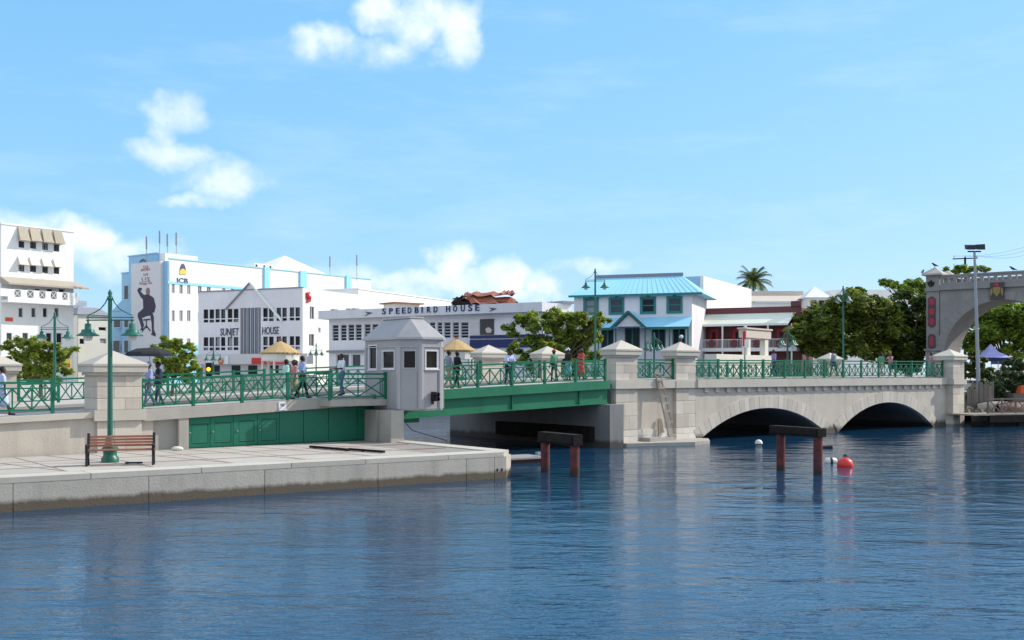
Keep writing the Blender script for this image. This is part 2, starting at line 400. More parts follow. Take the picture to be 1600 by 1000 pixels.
# ------------------------------------------------------------------ water, ground
BA = 0.67405; BR = Frame(9.145, 55.634, BA)      # bridge frame: u along, v away from the viewer's side
ZP = [(-90, 1.2), (-33.8, 2.25), (-28.6, 2.42), (-21.8, 2.70), (-15.5, 2.99), (-5.66, 3.34), (1.9, 3.46), (27, 3.50), (40, 3.3), (70, 2.45), (200, 2.4)]
def zdeck(u):
    for (p, z), (q, y) in zip(ZP, ZP[1:]):
        if p <= u <= q: return z+(y-z)*(u-p)/(q-p)
    return ZP[0][1] if u < ZP[0][0] else ZP[-1][1]
QZ = 0.92
def watermat():
    m = bpy.data.materials.new('water'); m.use_nodes = True; nt = m.node_tree; g = NG(nt); b = nt.nodes['Principled BSDF']
    pos = g.n('ShaderNodeNewGeometry').outputs['Position']
    b.inputs['Base Color'].default_value = (.008, .044, .096, 1); b.inputs['Roughness'].default_value = .05
    b.inputs['IOR'].default_value = 1.333; b.inputs['Specular IOR Level'].default_value = .5
    w0 = g.noise(g.mapv(pos, scale=(.55, 1.25, 1), rot=(0, 0, .12)), .42, 3, .5, .6)
    w1 = g.noise(g.mapv(pos, scale=(.7, 1.5, 1), rot=(0, 0, .22)), 1.1, 2, .5, .5)
    w2 = g.noise(g.mapv(pos, scale=(.7, 1.6, 1), rot=(0, 0, -.15)), 3.4, 3, .6, .4)
    w3 = g.noise(g.mapv(pos, scale=(.8, 1.5, 1), rot=(0, 0, .4)), 11, 2, .6, .2)
    calm = g.rng(g.noise(g.mapv(pos, scale=(.6, 1.3, 1)), .09, 3, .5), .38, .62, .55, 1.2)
    sx = g.n('ShaderNodeSeparateXYZ'); g.put(sx.inputs[0], pos)
    lee = g.math('MULTIPLY', calm, g.rng(sx.outputs[1], 22, 36, 1.0, .30, True))   # sheltered water under quay and bridge
    fine = g.math('MULTIPLY_ADD', w2, .25, g.math('MULTIPLY', w3, .045))
    h = g.math('MULTIPLY_ADD', w0, .80, g.math('MULTIPLY_ADD', w1, .34, g.math('MULTIPLY', fine, lee)))
    bp = g.n('ShaderNodeBump'); bp.inputs['Distance'].default_value = .095
    bp.inputs['Strength'].default_value = 1.; g.put(bp.inputs['Height'], h); nt.links.new(bp.outputs[0], b.inputs['Normal'])
    return m
M['water'] = watermat()
wm = MB(); wm.add([(-4000, -60, 0), (4000, -60, 0), (4000, 5000, 0), (-4000, 5000, 0)], [(0, 1, 2, 3)])
struct('water', wm, M['water'])
gm = MB()
gm.slab([(-1500, 45), (1500, 45), (1500, 3500), (-1500, 3500)], -1.5, 2.3)
gm.slab([(-900, 11.6), (-18.9, 11.6), (-18.9, 45), (-900, 45)], -1.5, 2.296)
gm.slab([(33, 11.6), (900, 11.6), (900, 45), (33, 45)], -1.5, 2.292)
struct('ground', gm, M['footway'], BR)
# right bank: quay level beside the bridge, world coordinates
rb = MB(); rb.slab([(33.0, 73.6), (34.2, 72.9), (80, 72.2), (120, 110), (44, 96), (35.5, 77.5)], -1.5, .88)
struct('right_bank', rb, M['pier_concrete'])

# ------------------------------------------------------------------ quay with paving
QE = [(-70, -4.7), (-19.2, -9.05)]                # water edge of the quay in (u,v)
def qv(u): return QE[0][1]+(QE[1][1]-QE[0][1])*(u-QE[0][0])/(QE[1][0]-QE[0][0])
qm = MB(); qm.slab([(-70, qv(-70)), (-19.2, -9.05), (-18.55, -8.5), (-18.6, 11.4), (-70, 0.0)], -2., QZ-.14)
quay = struct('quay', qm, M['quay_concrete'], BR)
QJ = [-69.9]+[-66+4.4*i for i in range(7)]+[-36.6]
for x_ in (20, 232, 413, 590, 728, 772):
    lo, hi = -60., -19.
    for it in range(60):
        md = (lo+hi)/2; P_ = BR.w(md, qv(md), 0)
        if 800+FPX*P_.x/P_.y < x_: lo = md
        else: hi = md
    QJ.append(lo)
QJ.append(-19.22)
for p_, q_ in zip(QJ, QJ[1:]):                    # cast panels of the quay face, open joints between them
    wp = MB(); wp.slab([(p_+.012, qv(p_)-.028), (q_-.012, qv(q_)-.028), (q_-.012, qv(q_)+.05), (p_+.012, qv(p_)+.05)], -1.2, QZ-.15)
    struct('wall_panel', wp, M['quay_concrete'], BR, quay)
qbed = MB(); qbed.slab([(-70, qv(-70)+.93), (-19.9, qv(-19.9)+.95), (-19.4, -7.8), (-19.4, 0), (-70, 0)], QZ-.14, QZ-.02)
struct('bed', qbed, M['paving_dark'], BR, quay)
u = -69.5; k = 0                                  # coping stones along the edge
while u < -19.4:
    L = [2.55, 3.1, 2.8][k % 3]; u2 = min(u+L, -19.32); cb = MB()
    cb.slab([(u+.012, qv(u)-.035), (u2-.012, qv(u2)-.035), (u2-.012, qv(u2)+.93), (u+.012, qv(u)+.93)], QZ-.145, QZ+.012)
    if u > -40: struct('coping_stone', cb, M['quay_coping'], BR, quay); u = u2
    else: struct('coping_stone', cb, M['quay_coping'], BR, quay); u = u2
    k += 1
for i in range(3):
    cb = MB(); v0 = -8.9+i*2.9; cb.slab([(-19.3, v0+.012+(.15 if i == 0 else 0)), (-18.52, v0+.012+(.55 if i == 0 else 0)), (-18.52, v0+2.88), (-19.3, v0+2.88)], QZ-.145, QZ+.012)
    struct('coping_stone', cb, M['quay_coping'], BR, quay)
# paving panels with red brick bands between them
pu = [-48+i*2.42 for i in range(12)]; pv = lambda u, t: qv(u)+1.0+t*(-.35-(qv(u)+1.12))+.12*(1-t)
for i in range(len(pu)-1):
    for j in range(4):
        a0, a1 = pu[i]+.03, min(pu[i+1]-.03, -19.5); t0, t1 = j/4, (j+1)/4
        gap = .02 if j not in (1,) else .055
        pm = MB(); pm.slab([(a0, pv(a0, t0)+gap), (a1, pv(a1, t0)+gap), (a1, pv(a1, t1)-.02), (a0, pv(a0, t1)-.02)], QZ-.03, QZ)
        struct('paving_slab', pm, M['paving'], BR, quay)
for i in range(3, len(pu)):                       # red bands across, laid in the joints
    bm_ = MB(); a = pu[i]
    bm_.slab([(a-.06, pv(a, 0)+.05), (a+.02, pv(a, 0)+.05), (a-1.4+.02, pv(a, 1)), (a-1.4-.06, pv(a, 1))], QZ-.01, QZ+.006)
    struct('brick_band', bm_, M['paving_red'], BR, quay)
for t in (.27, .62):
    bm_ = MB(); bm_.slab([(-48, pv(-48, t)), (-19.6, pv(-19.6, t)), (-19.6, pv(-19.6, t)+.07), (-48, pv(-48, t)+.07)], QZ-.01, QZ+.010)
    struct('brick_band', bm_, M['paving_red'], BR, quay)
# two small mooring holes / bolts near the corner
for px in (780, 791):
    p = onz(px, 736, .28); hb = MB(); a = Vector((p.x, p.y))-BR.o; uu = a.dot(BR.e)
    hb.box(uu-.03, uu+.03, qv(uu)-.045, qv(uu)+.02, .26, .36); struct('drain_hole', hb, M['black'], BR, quay)

# ------------------------------------------------------------------ bridge: left abutment, stone piers, arches
bridge = thing('stone_bridge', 'pale stone road bridge with two low arches and square capped pillars', 'bridge', BR.w(0, 0, 0))
W2 = 11.35                                       # width between the two parapet lines
# abutment body left (quay side)
ab = MB()
us = [-90, -60, -45, -33.8, -28.6]
for p, q in zip(us, us[1:]): ab.hexa([(p, .12, -1), (q, .12, -1), (q, W2, -1), (p, W2, -1)], [(p, .12, zdeck(p)-.16), (q, .12, zdeck(q)-.16), (q, W2, zdeck(q)-.16), (p, W2, zdeck(p)-.16)])
ab.build('retaining_wall', M['stone'], bridge, BR)
cp = MB()
for p, q in zip(us, us[1:]):
    if q > -30.7: q = -30.75
    cp.hexa([(p, -.02, zdeck(p)-.2), (q, -.02, zdeck(q)-.2), (q, .7, zdeck(q)-.2), (p, .7, zdeck(p)-.2)], [(p, -.02, zdeck(p)+.0), (q, -.02, zdeck(q)+.0), (q, .7, zdeck(q)+.0), (p, .7, zdeck(p)+.0)])
cp.build('wall_coping', M['quay_coping'], bridge, BR)
# beam over the green machinery front
UR0, UR1 = -29.05, -19.3
bm_ = MB(); bm_.hexa([(UR0, -.06, zdeck(UR0)-.42), (UR1, -.06, zdeck(UR1)-.42), (UR1, .9, zdeck(UR1)-.42), (UR0, .9, zdeck(UR0)-.42)], [(UR0, -.06, zdeck(UR0)), (UR1, -.06, zdeck(UR1)), (UR1, .9, zdeck(UR1)), (UR0, .9, zdeck(UR0))])
bm_.build('edge_beam', M['concrete'], bridge, BR)
uP = BR.along(295); uQ = BR.along(279)
w_ = MB(); w_.box(UR0, uQ, .22, .6, QZ-.1, zdeck(UR0)-.1); w_.build('recessed_wall', M['concrete'], bridge, BR)
w_ = MB(); w_.box(uQ, uP-.01, -.02, .6, QZ-.1, zdeck(uQ)-.40); w_.build('jamb', M['concrete'], bridge, BR)
# machinery front: green sheet panels and louvred doors
mach = thing('machinery_front', 'green louvred doors and sheet panels under the bridge deck beside the bench', 'doors', BR.w(-24, 0, QZ))
body = MB(); body.hexa([(uP, .16, QZ-.1), (UR1, .16, QZ-.1), (UR1, 4, QZ-.1), (uP, 4, QZ-.1)], [(uP, .16, zdeck(uP)-.43), (UR1, .16, zdeck(UR1)-.43), (UR1, 4, zdeck(UR1)-.43), (uP, 4, zdeck(uP)-.43)])
body.build('backing', M['green_paint'], mach, BR)
edges = [BR.along(x) for x in (295, 330, 366, 404, 438, 476, 515, 560)]+[UR1]
doorx = [(301, 327), (337, 363), (375, 399), (410, 434)]
for i, (p, q) in enumerate(zip(edges, edges[1:])):
    pn = MB(); zt0, zt1 = zdeck(p)-.44, zdeck(q)-.44
    if i < 4:                                      # a door: stiles, rails and louvre blades
        d0, d1 = BR.along(doorx[i][0]), BR.along(doorx[i][1]); zt = zt0-.22
        pn.hexa([(p+.01, .10, QZ), (d0, .10, QZ), (d0, .15, QZ), (p+.01, .15, QZ)], [(p+.01, .10, zt0), (d0, .10, zdeck(d0)-.44), (d0, .15, zdeck(d0)-.44), (p+.01, .15, zt0)])
        pn.hexa([(d1, .10, QZ), (q-.01, .10, QZ), (q-.01, .15, QZ), (d1, .15, QZ)], [(d1, .10, zdeck(d1)-.44), (q-.01, .10, zt1), (q-.01, .15, zt1), (d1, .15, zdeck(d1)-.44)])
        pn.hexa([(d0, .10, zt), (d1, .10, zt), (d1, .15, zt), (d0, .15, zt)], [(d0, .10, zdeck(d0)-.44), (d1, .10, zdeck(d1)-.44), (d1, .15, zdeck(d1)-.44), (d0, .15, zdeck(d0)-.44)])
        pn.box(d0, d1, .10, .15, QZ, QZ+.14)
        dr = pn.build('door', M['green_paint'], mach, BR)
        lv = MB(); n = 9
        for k in range(n):
            z = QZ+.17+(zt-QZ-.20)*k/n; hh = (zt-QZ-.2)/n
            lv.hexa([(d0+.015, .105, z), (d1-.015, .105, z), (d1-.015, .12, z), (d0+.015, .12, z)], [(d0+.015, .118, z+hh*.97), (d1-.015, .118, z+hh*.97), (d1-.015, .133, z+hh*.97), (d0+.015, .133, z+hh*.97)])
        lv.build('louvre', M['green_paint'], dr, BR)
        kb = MB(); kb.box(d0-.10, d0-.04, .06, .10, QZ+.55, QZ+.60); kb.build('handle', M['galv'], dr, BR)
    else:
        pn.hexa([(p+.012, .10, QZ+.02), (q-.012, .10, QZ+.02), (q-.012, .15, QZ+.02), (p+.012, .15, QZ+.02)], [(p+.012, .10, zt0), (q-.012, .10, zt1), (q-.012, .15, zt1), (p+.012, .15, zt0)])
        pn.build('sheet_panel', M['green_paint'], mach, BR)
# small white notice on the beam
a, z = BR.pix(441, 634.5, -.06); sg = thing('notice_sign', 'small white square notice fixed to the concrete beam', 'sign', BR.w(a, -.07, z-.2))
sm_ = MB(); sm_.box(a-.16, a+.16, -.085, -.06, z-.17, z+.17); sm_.build('plate', M['white_frame'], sg, BR)
pr = MB()
for dz, dx in ((.085, .09), (.045, .11), (0., .07)): pr.box(a-dx, a+dx, -.09, -.086, z+dz-.012, z+dz+.012)
pr.build('print', M['navy'], sg, BR)

# central stone pier between the lift span and the arches
st = MB()
st.box(-4.9, 1.25, .22, W2-.22, -1.2, 2.94)
st.build('pier_core', M['stone'], bridge, BR)
# arches
ARCH = [(1.42, 13.45, 1.70), (14.62, 26.15, 1.80)]
def archgeo(a0, a1, zc):
    h = zc+.02; L = (a1-a0)/2; R = (L*L+h*h)/(2*h); return (a0+a1)/2, zc-R, R
def arch_z(u):
    for A in ARCH:
        if A[0] < u < A[1]:
            c, zc, R = archgeo(*A); return zc+sqrt(max(0, R*R-(u-c)**2))
    return -1.2
us = sorted({1.25, 29.0, *[A[0]+(A[1]-A[0])*i/36 for A in ARCH for i in range(37)]})
sp = MB(); br_ = MB()
for p, q in zip(us, us[1:]):
    m = (p+q)/2; ia = any(A[0] < m < A[1] for A in ARCH)
    za = (max(arch_z(p+1e-6), -.05), max(arch_z(q-1e-6), -.05)) if ia else (-1.2, -1.2)
    for v in (0.,): sp.add([(p, v, za[0]), (q, v, za[1]), (q, v, 2.94), (p, v, 2.94)], [(0, 1, 2, 3)])
    if ia: br_.add([(p, .03, za[0]+.004), (q, .03, za[1]+.004), (q, W2, za[1]+.004), (p, W2, za[0]+.004)], [(0, 1, 2, 3)])
for A in ARCH:
    for uu in A[:2]: br_.add([(uu, .03, -1.2), (uu, W2, -1.2), (uu, W2, .02), (uu, .03, .02)], [(0, 1, 2, 3)])
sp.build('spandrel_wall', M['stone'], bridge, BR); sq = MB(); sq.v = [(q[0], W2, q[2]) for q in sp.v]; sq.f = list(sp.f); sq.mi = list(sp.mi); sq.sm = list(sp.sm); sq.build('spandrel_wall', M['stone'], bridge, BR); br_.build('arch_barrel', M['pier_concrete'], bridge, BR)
for A in ARCH:                                    # voussoirs, each a wedge of its own
    c, zc, R = archgeo(*A); th0 = math.acos((A[0]-c)/R*-1); N = 29
    t0, t1 = pi-math.acos((c-A[0])/R), math.acos((c-A[0])/R)
    t0 = pi-math.acos(min(1, (c-A[0])/R)); t1 = math.acos(min(1, (c-A[0])/R))
    for k in range(N):
        p, q = t0+(t1-t0)*k/N, t0+(t1-t0)*(k+1)/N; e = .0008
        if p > q: p, q = p-e, q+e
        ro = R+.72
        vs = MB(); vs.prism([(c+R*cos(p), zc+R*sin(p)), (c+R*cos(q), zc+R*sin(q)), (c+ro*cos(q), zc+ro*sin(q)), (c+ro*cos(p), zc+ro*sin(p))], -.045-.006*(k % 2), .25)
        vs.build('voussoir', M['voussoir'], bridge, BR)
# belt course, corbels under it, parapet kerb
bl = MB(); bl.box(1.2, 28.95, -.22, .5, 2.945, 3.40); bl.box(-4.95, 1.2, -.12, .5, 2.945, 3.40); bl.box(1.2, 28.95, W2-.5, W2+.2, 2.945, 3.4)
bl.build('belt_course', M['quay_coping'], bridge, BR)
cm = MB(); cm.prism([(-.15, 0), (.15, 0), (.15, .24), (-.15, .24)], -.12, -.01); cme = cm.mesh('corbel', M['stone'])
for k in range(29): put('corbel', cme, bridge, BR.mat(2.05+k*.925, 0, 2.70))
# road slabs on the bridge
rd = MB()
us = [-90, -33.8, -28.6, -21.8, -18.7]
for p, q in zip(us, us[1:]): rd.hexa([(p, .9, zdeck(p)-.6), (q, .9, zdeck(q)-.6), (q, W2, zdeck(q)-.6), (p, W2, zdeck(p)-.6)], [(p, .9, zdeck(p)-.13), (q, .9, zdeck(q)-.13), (q, W2, zdeck(q)-.13), (p, W2, zdeck(p)-.13)])
us = [-4.9, 1.9, 27, 30.6]
for p, q in zip(us, us[1:]): rd.hexa([(p, .51, zdeck(p)-.4), (q, .51, zdeck(q)-.4), (q, W2-.5, zdeck(q)-.4), (p, W2-.5, zdeck(p)-.4)], [(p, .51, zdeck(p)-.13), (q, .51, zdeck(q)-.13), (q, W2-.5, zdeck(q)-.13), (p, W2-.5, zdeck(p)-.13)])
us = [30.6, 40, 70, 120]
for p, q in zip(us, us[1:]): rd.hexa([(p, 4.7, zdeck(p)-.4), (q, 4.7, zdeck(q)-.4), (q, W2-.5, zdeck(q)-.4), (p, W2-.5, zdeck(p)-.4)], [(p, 4.7, zdeck(p)-.13), (q, 4.7, zdeck(q)-.13), (q, W2-.5, zdeck(q)-.13), (p, W2-.5, zdeck(p)-.13)])
rd.build('roadway', M['asphalt'], bridge, BR)
for v0, v1 in ((.4, 2.6), (W2-2.6, W2-.1)):
    for us in ([-90, -33.8, -28.6, -21.8, -18.7], [-4.9, 1.9, 27, 30.6]):
        fw = MB()
        for p, q in zip(us, us[1:]): fw.hexa([(p, v0+.02, zdeck(p)-.15), (q, v0+.02, zdeck(q)-.15), (q, v1, zdeck(q)-.15), (p, v1, zdeck(p)-.15)], [(p, v0+.02, zdeck(p)+.004), (q, v0+.02, zdeck(q)+.004), (q, v1, zdeck(q)+.004), (p, v1, zdeck(p)+.004)])
        fw.build('footway', M['footway'], bridge, BR)
em = MB()                                        # embankment carrying the road beyond the right pillar
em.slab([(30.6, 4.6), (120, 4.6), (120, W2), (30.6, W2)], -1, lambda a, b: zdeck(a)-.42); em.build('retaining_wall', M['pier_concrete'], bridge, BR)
# pillars
BLK = {}
def pillar(uc, v0, wid, dep, zb, zbot, far=False):
    """zb: underside of the belt; shaft in coursed blocks, two-step moulding, pyramid cap"""
    p = put('pillar', MB().box(uc-wid/2+.03, uc+wid/2-.03, v0+.03, v0+dep-.03, zbot, zb+1.68).mesh('pillar', M['mortar'], BR), bridge)
    def blk(w, d, h, m):
        key = (round(w, 3), round(d, 3), round(h, 3), m)
        if key not in BLK:
            e = .008; b = MB(); W, D, H = w-.009, d, h-.009
            b.hexa([(-W/2+e, -D/2+e, 0), (W/2-e, -D/2+e, 0), (W/2-e, D/2-e, 0), (-W/2+e, D/2-e, 0)], [(-W/2, -D/2, H*.06), (W/2, -D/2, H*.06), (W/2, D/2, H*.06), (-W/2, D/2, H*.06)])
            b.hexa([(-W/2, -D/2, H*.06), (W/2, -D/2, H*.06), (W/2, D/2, H*.06), (-W/2, D/2, H*.06)], [(-W/2, -D/2, H*.94), (W/2, -D/2, H*.94), (W/2, D/2, H*.94), (-W/2, D/2, H*.94)])
            b.hexa([(-W/2, -D/2, H*.94), (W/2, -D/2, H*.94), (W/2, D/2, H*.94), (-W/2, D/2, H*.94)], [(-W/2+e, -D/2+e, H), (W/2-e, -D/2+e, H), (W/2-e, D/2-e, H), (-W/2+e, D/2-e, H)])
            BLK[key] = b.mesh('block', M[m])
        return BLK[key]
    def courses(z0, z1, ch, m, w=wid, d=dep, vv=v0):
        n = max(1, round((z1-z0)/ch)); h = (z1-z0)/n
        for i in range(n):
            cut = [.0, .38, 1.] if i % 2 else [.0, .62, 1.]
            for s, t in zip(cut, cut[1:]):
                put('block', blk(w*(t-s), d, h, m), p, BR.mat(uc-w/2+w*(s+t)/2, vv+d/2, z0+i*h))
    if not far:
        zl = zbot+.05
        if zbot < 0:
            courses(max(.12, 0), .78, .33, 'block_white', wid+.02, dep, v0-.01); zl = .79
        courses(zl, zb, .62 if zb > 2.5 else .6, 'block')
    bt = MB(); bt.box(uc-wid/2-.13, uc+wid/2+.13, v0-.13, v0+dep+.1, zb, zb+.38); bt.build('belt', M['quay_coping'], p, BR)
    courses(zb+.385, zb+1.62, .41, 'block')
    cp = MB()
    def ring(e, z0, z1): cp.box(uc-wid/2-e, uc+wid/2+e, v0-e, v0+dep+e, z0, z1)
    ring(.07, zb+1.62, zb+1.74); ring(.17, zb+1.742, zb+1.96)
    e = .20; cu, cv = uc, v0+dep/2
    b4 = [(uc-wid/2-e, v0-e), (uc+wid/2+e, v0-e), (uc+wid/2+e, v0+dep+e), (uc-wid/2-e, v0+dep+e)]
    cp.add([(*q, zb+1.962) for q in b4]+[(*q, zb+2.04) for q in b4]+[(cu, cv, zb+2.53)], [(3, 2, 1, 0), (0, 1, 5, 4), (1, 2, 6, 5), (2, 3, 7, 6), (3, 0, 4, 7), (4, 5, 8), (5, 6, 8), (6, 7, 8), (7, 4, 8)])
    cp.build('cap', M['quay_coping'], p, BR)
    return p
PU = [BR.along(187), BR.along(979), BR.along(1071.5), BR.along(1498, -.55)]
pillar(PU[0], -.02, 1.58, 1.55, 2.04, QZ-.1)
pillar(PU[1], -.02, 1.56, .85, 2.94, -1)
pillar(PU[2], -.02, 1.56, .85, 2.94, -1)
pillar(PU[3], -.55, 1.56, 1.38, 2.94, -1)
uf = [BR.along(-4, W2), BR.along(770, W2), BR.along(862, W2), BR.along(1304, W2)]
for q, zb in zip(uf, (2.10, 2.94, 2.94, 2.9)): pillar(q, W2, 1.56, .85, zb, 1.4, True)
# white blocks low in the recess between the two middle pillars
rc = MB(); 
for i in range(2):
    for k in range(4):
        a0 = PU[1]+.80+k*.76; b_ = MB(); b_.box(a0, a0+.74, .17, .3, .13+i*.33, .13+i*.33+.315); b_.build('block', M['block_white'], bridge, BR)
# low concrete apron in front of the middle pier
ap = MB(); ap.slab([(-4.85, -.02), (-4.85, -.75), (-1.2, -2.1), (.2, -1.9), (1.6, -.6), (1.42, -.02)], -.8, .17); ap.build('apron', M['concrete'], bridge, BR)
ap = MB(); ap.box(-3.0, -1.05, -.62, .15, .17, .36); ap.build('step', M['concrete'], bridge, BR)

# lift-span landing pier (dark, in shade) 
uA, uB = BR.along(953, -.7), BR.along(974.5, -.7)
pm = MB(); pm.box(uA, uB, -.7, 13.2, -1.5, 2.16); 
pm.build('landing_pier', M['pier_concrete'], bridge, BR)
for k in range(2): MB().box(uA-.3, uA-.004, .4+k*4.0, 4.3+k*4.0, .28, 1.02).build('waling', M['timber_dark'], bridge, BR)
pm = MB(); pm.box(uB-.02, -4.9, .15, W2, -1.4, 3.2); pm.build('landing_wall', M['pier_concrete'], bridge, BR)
# ------------------------------------------------------------------ lift span
span = thing('lift_span', 'green steel lifting span between the grey booth and the stone pillars', 'lift bridge', BR.w(-12, 0, 2.2))
S0, S1 = -19.2, BR.along(953.5, -.12)
def girder(v0, v1, dz0, dz1, name, a0=S0, a1=S1, m='girder_green'):
    b = MB(); n = 4
    for i in range(n):
        p, q = a0+(a1-a0)*i/n, a0+(a1-a0)*(i+1)/n
        b.hexa([(p, v0, zdeck(p)+dz0), (q, v0, zdeck(q)+dz0), (q, v1, zdeck(q)+dz0), (p, v1, zdeck(p)+dz0)], [(p, v0, zdeck(p)+dz1), (q, v0, zdeck(q)+dz1), (q, v1, zdeck(q)+dz1), (p, v1, zdeck(p)+dz1)])
    return b.build(name, M[m], span, BR)
girder(-.12, .3, -.40, .02, 'fascia')
girder(.10, .22, -1.10, -.402, 'web'); girder(-.02, .34, -1.15, -1.102, 'bottom_flange')
girder(W2-.3, W2+.1, -.40, .02, 'fascia'); girder(W2-.25, W2-.1, -1.1, -.402, 'web'); girder(5.6, 5.8, -1.1, -.402, 'web')
girder(.3, W2-.3, -.40, -.13, 'deck_plate', m='asphalt')
girder(.31, 2.4, -.13, .01, 'footway_plate', m='footway'); girder(W2-2.4, W2-.31, -.13, .01, 'footway_plate', m='footway')
for x in (800, 905): 
    a = BR.along(x, .06); b = MB(); b.box(a-.02, a+.02, .02, .10, zdeck(a)-1.1, zdeck(a)-.41); b.build('stiffener', M['girder_green'], span, BR)
b = MB(); b.box(-18.6, -16.6, .5, .8, 1.55, 1.84); b.build('tail_beam', M['girder_green'], span, BR)

# ------------------------------------------------------------------ railings
RPOST = MB().box(-.055, .055, -.055, .055, 0, 1.12).box(-.06, .06, -.06, .06, 1.12, 1.15).mesh('post', M['rail_green'])
def xmesh(w):
    b = MB(); z0, z1 = .14, .82
    b.bar((-w/2, 0, z0), (w/2, 0, z1), .032, .046); b.bar((-w/2, .024, z1), (w/2, .024, z0), .032, .046)
    return b.mesh('cross_brace', M['rail_green'])
XM = {}
RBAR = MB().box(-.022, .022, -.022, .022, .12, .86).mesh('upright', M['rail_green'])
def railing(label, u0, u1, v, nb, zf=None, group='green bridge railings', nx=3, endposts=(1, 1), h=0.):
    zf = zf or zdeck; r = thing('railing', label, 'railing', BR.w((u0+u1)/2, v, zf((u0+u1)/2)), group)
    for nm, zc, hh, dd in (('top_rail', 1.05, .075, .08), ('middle_rail', .86, .05, .05), ('bottom_rail', .11, .055, .05)):
        b = MB(); n = max(1, int(abs(u1-u0)/3))
        for i in range(n):
            p, q = u0+(u1-u0)*i/n, u0+(u1-u0)*(i+1)/n
            b.hexa([(p, v-dd/2, zf(p)+zc-hh/2), (q, v-dd/2, zf(q)+zc-hh/2), (q, v+dd/2, zf(q)+zc-hh/2), (p, v+dd/2, zf(p)+zc-hh/2)], [(p, v-dd/2, zf(p)+zc+hh/2), (q, v-dd/2, zf(q)+zc+hh/2), (q, v+dd/2, zf(q)+zc+hh/2), (p, v+dd/2, zf(p)+zc+hh/2)])
        b.build(nm, M['rail_green'], r, BR)
    L = (u1-u0)/nb; w = round((L-.1)/nx, 3)
    if w not in XM: XM[w] = xmesh(w-.05)
    for i in range(nb+1):
        if (i == 0 and not endposts[0]) or (i == nb and not endposts[1]): continue
        a = u0+L*i; put('post', RPOST, r, BR.mat(a, v, zf(a)-.02))
    for i in range(nb):
        for k in range(nx):
            a = u0+L*i+.05+w*(k+.5); put('cross_brace', XM[w], r, BR.mat(a, v, zf(a)))
            if k: put('upright', RBAR, r, BR.mat(a-w/2, v, zf(a-w/2)))
    return r
zq = lambda u: zdeck(u)+.01
railing('green railing with crosses at the far left, ending at a post beside the bench pillar', -41.9, BR.along(82, .35), .35, 5, lambda u: 2.36+.0*u, nx=3)
railing('green railing above the louvred machinery doors', PU[0]+.85, BR.along(517, .2), .2, 4, zq)
railing('green railing along the lifting span, nearest side', BR.along(690, .1), S1-.15, .1, 5, zq)
railing('short green railing between the two middle stone pillars', PU[1]+.82, PU[2]-.82, .2, 1, lambda u: 3.40, nx=3, endposts=(1, 1))
railing('long green railing above the two stone arches, nearest side', PU[2]+.9, PU[3]-.9, .2, 13, lambda u: 3.40+.004*u)
railing('green railing on the far side of the left approach', BR.along(30, W2), -18.9, W2+.1, 7, zq)
railing('green railing on the far side of the lifting span', -18.5, uf[1]-.9, W2+.1, 7, zq)
railing('short green railing between the far middle pillars', uf[1]+.85, uf[2]-.85, W2+.2, 1, lambda u: 3.40, nx=3)
railing('long green railing on the far side above the arches', uf[2]+.9, uf[3]-.9, W2+.2, 14, lambda u: 3.40+.004*u)

# ------------------------------------------------------------------ control booth
booth = thing('control_booth', 'grey bridge control booth with hipped roof on a concrete column', 'booth', BR.w(-18.5, -1.6, QZ))
VC = -2.55                                        # front plane
uL = BR.along(659, VC); uR = BR.along(689.5, VC); CH = .70
uD = uL-CH; uE = uR+CH*.45                        # side planes
VB = .80                                         # back
foot = [(uD, VB), (uD, VC+CH), (uL, VC), (uR, VC), (uE, VC+CH*.45), (uE, VB)]
ZB = 2.27; ZW = 5.14; 
def poly_off(pts, d):                             # grow a convex clockwise/ccw polygon outwards by d
    out = []; n = len(pts); cx = sum(p[0] for p in pts)/n; cy = sum(p[1] for p in pts)/n
    for i in range(n):
        p0, p1, p2 = Vector(pts[i-1]), Vector(pts[i]), Vector(pts[(i+1) % n])
        e1 = (p1-p0).normalized(); e2 = (p2-p1).normalized(); n1 = Vector((e1.y, -e1.x)); n2 = Vector((e2.y, -e2.x))
        if n1.dot(p1-Vector((cx, cy))) < 0: n1 = -n1
        if n2.dot(p1-Vector((cx, cy))) < 0: n2 = -n2
        m = (n1+n2).normalized(); out.append(tuple(p1+m*(d/max(.3, m.dot(n1)))))
    return out
# walls face by face with real window openings
def bf(p, q): return Frame(*(BR.o+BR.e*p[0]+BR.b*p[1]), atan2((BR.e*(q[0]-p[0])+BR.b*(q[1]-p[1])).y, (BR.e*(q[0]-p[0])+BR.b*(q[1]-p[1])).x))
faces = [(foot[0], foot[1]), (foot[1], foot[2]), (foot[2], foot[3]), (foot[3], foot[4]), (foot[4], foot[5])]
Fs = [(bf(p, q), math.dist(p, q)) for p, q in faces]
ZW0, ZW1 = 3.92, 4.70                             # window sill and head
wins = {0: [(Fs[0][1]-1.25, Fs[0][1]-.25, ZW0, ZW1), (Fs[0][1]-2.35, Fs[0][1]-1.65, ZW0-.02, ZW1+.26)], 1: [(.2, Fs[1][1]-.22, ZW0, ZW1)], 2: [(.16, Fs[2][1]-.16, ZW0, ZW1)], 4: [(.5, 1.5, ZW0, ZW1)]}
wl = MB()
bw = []
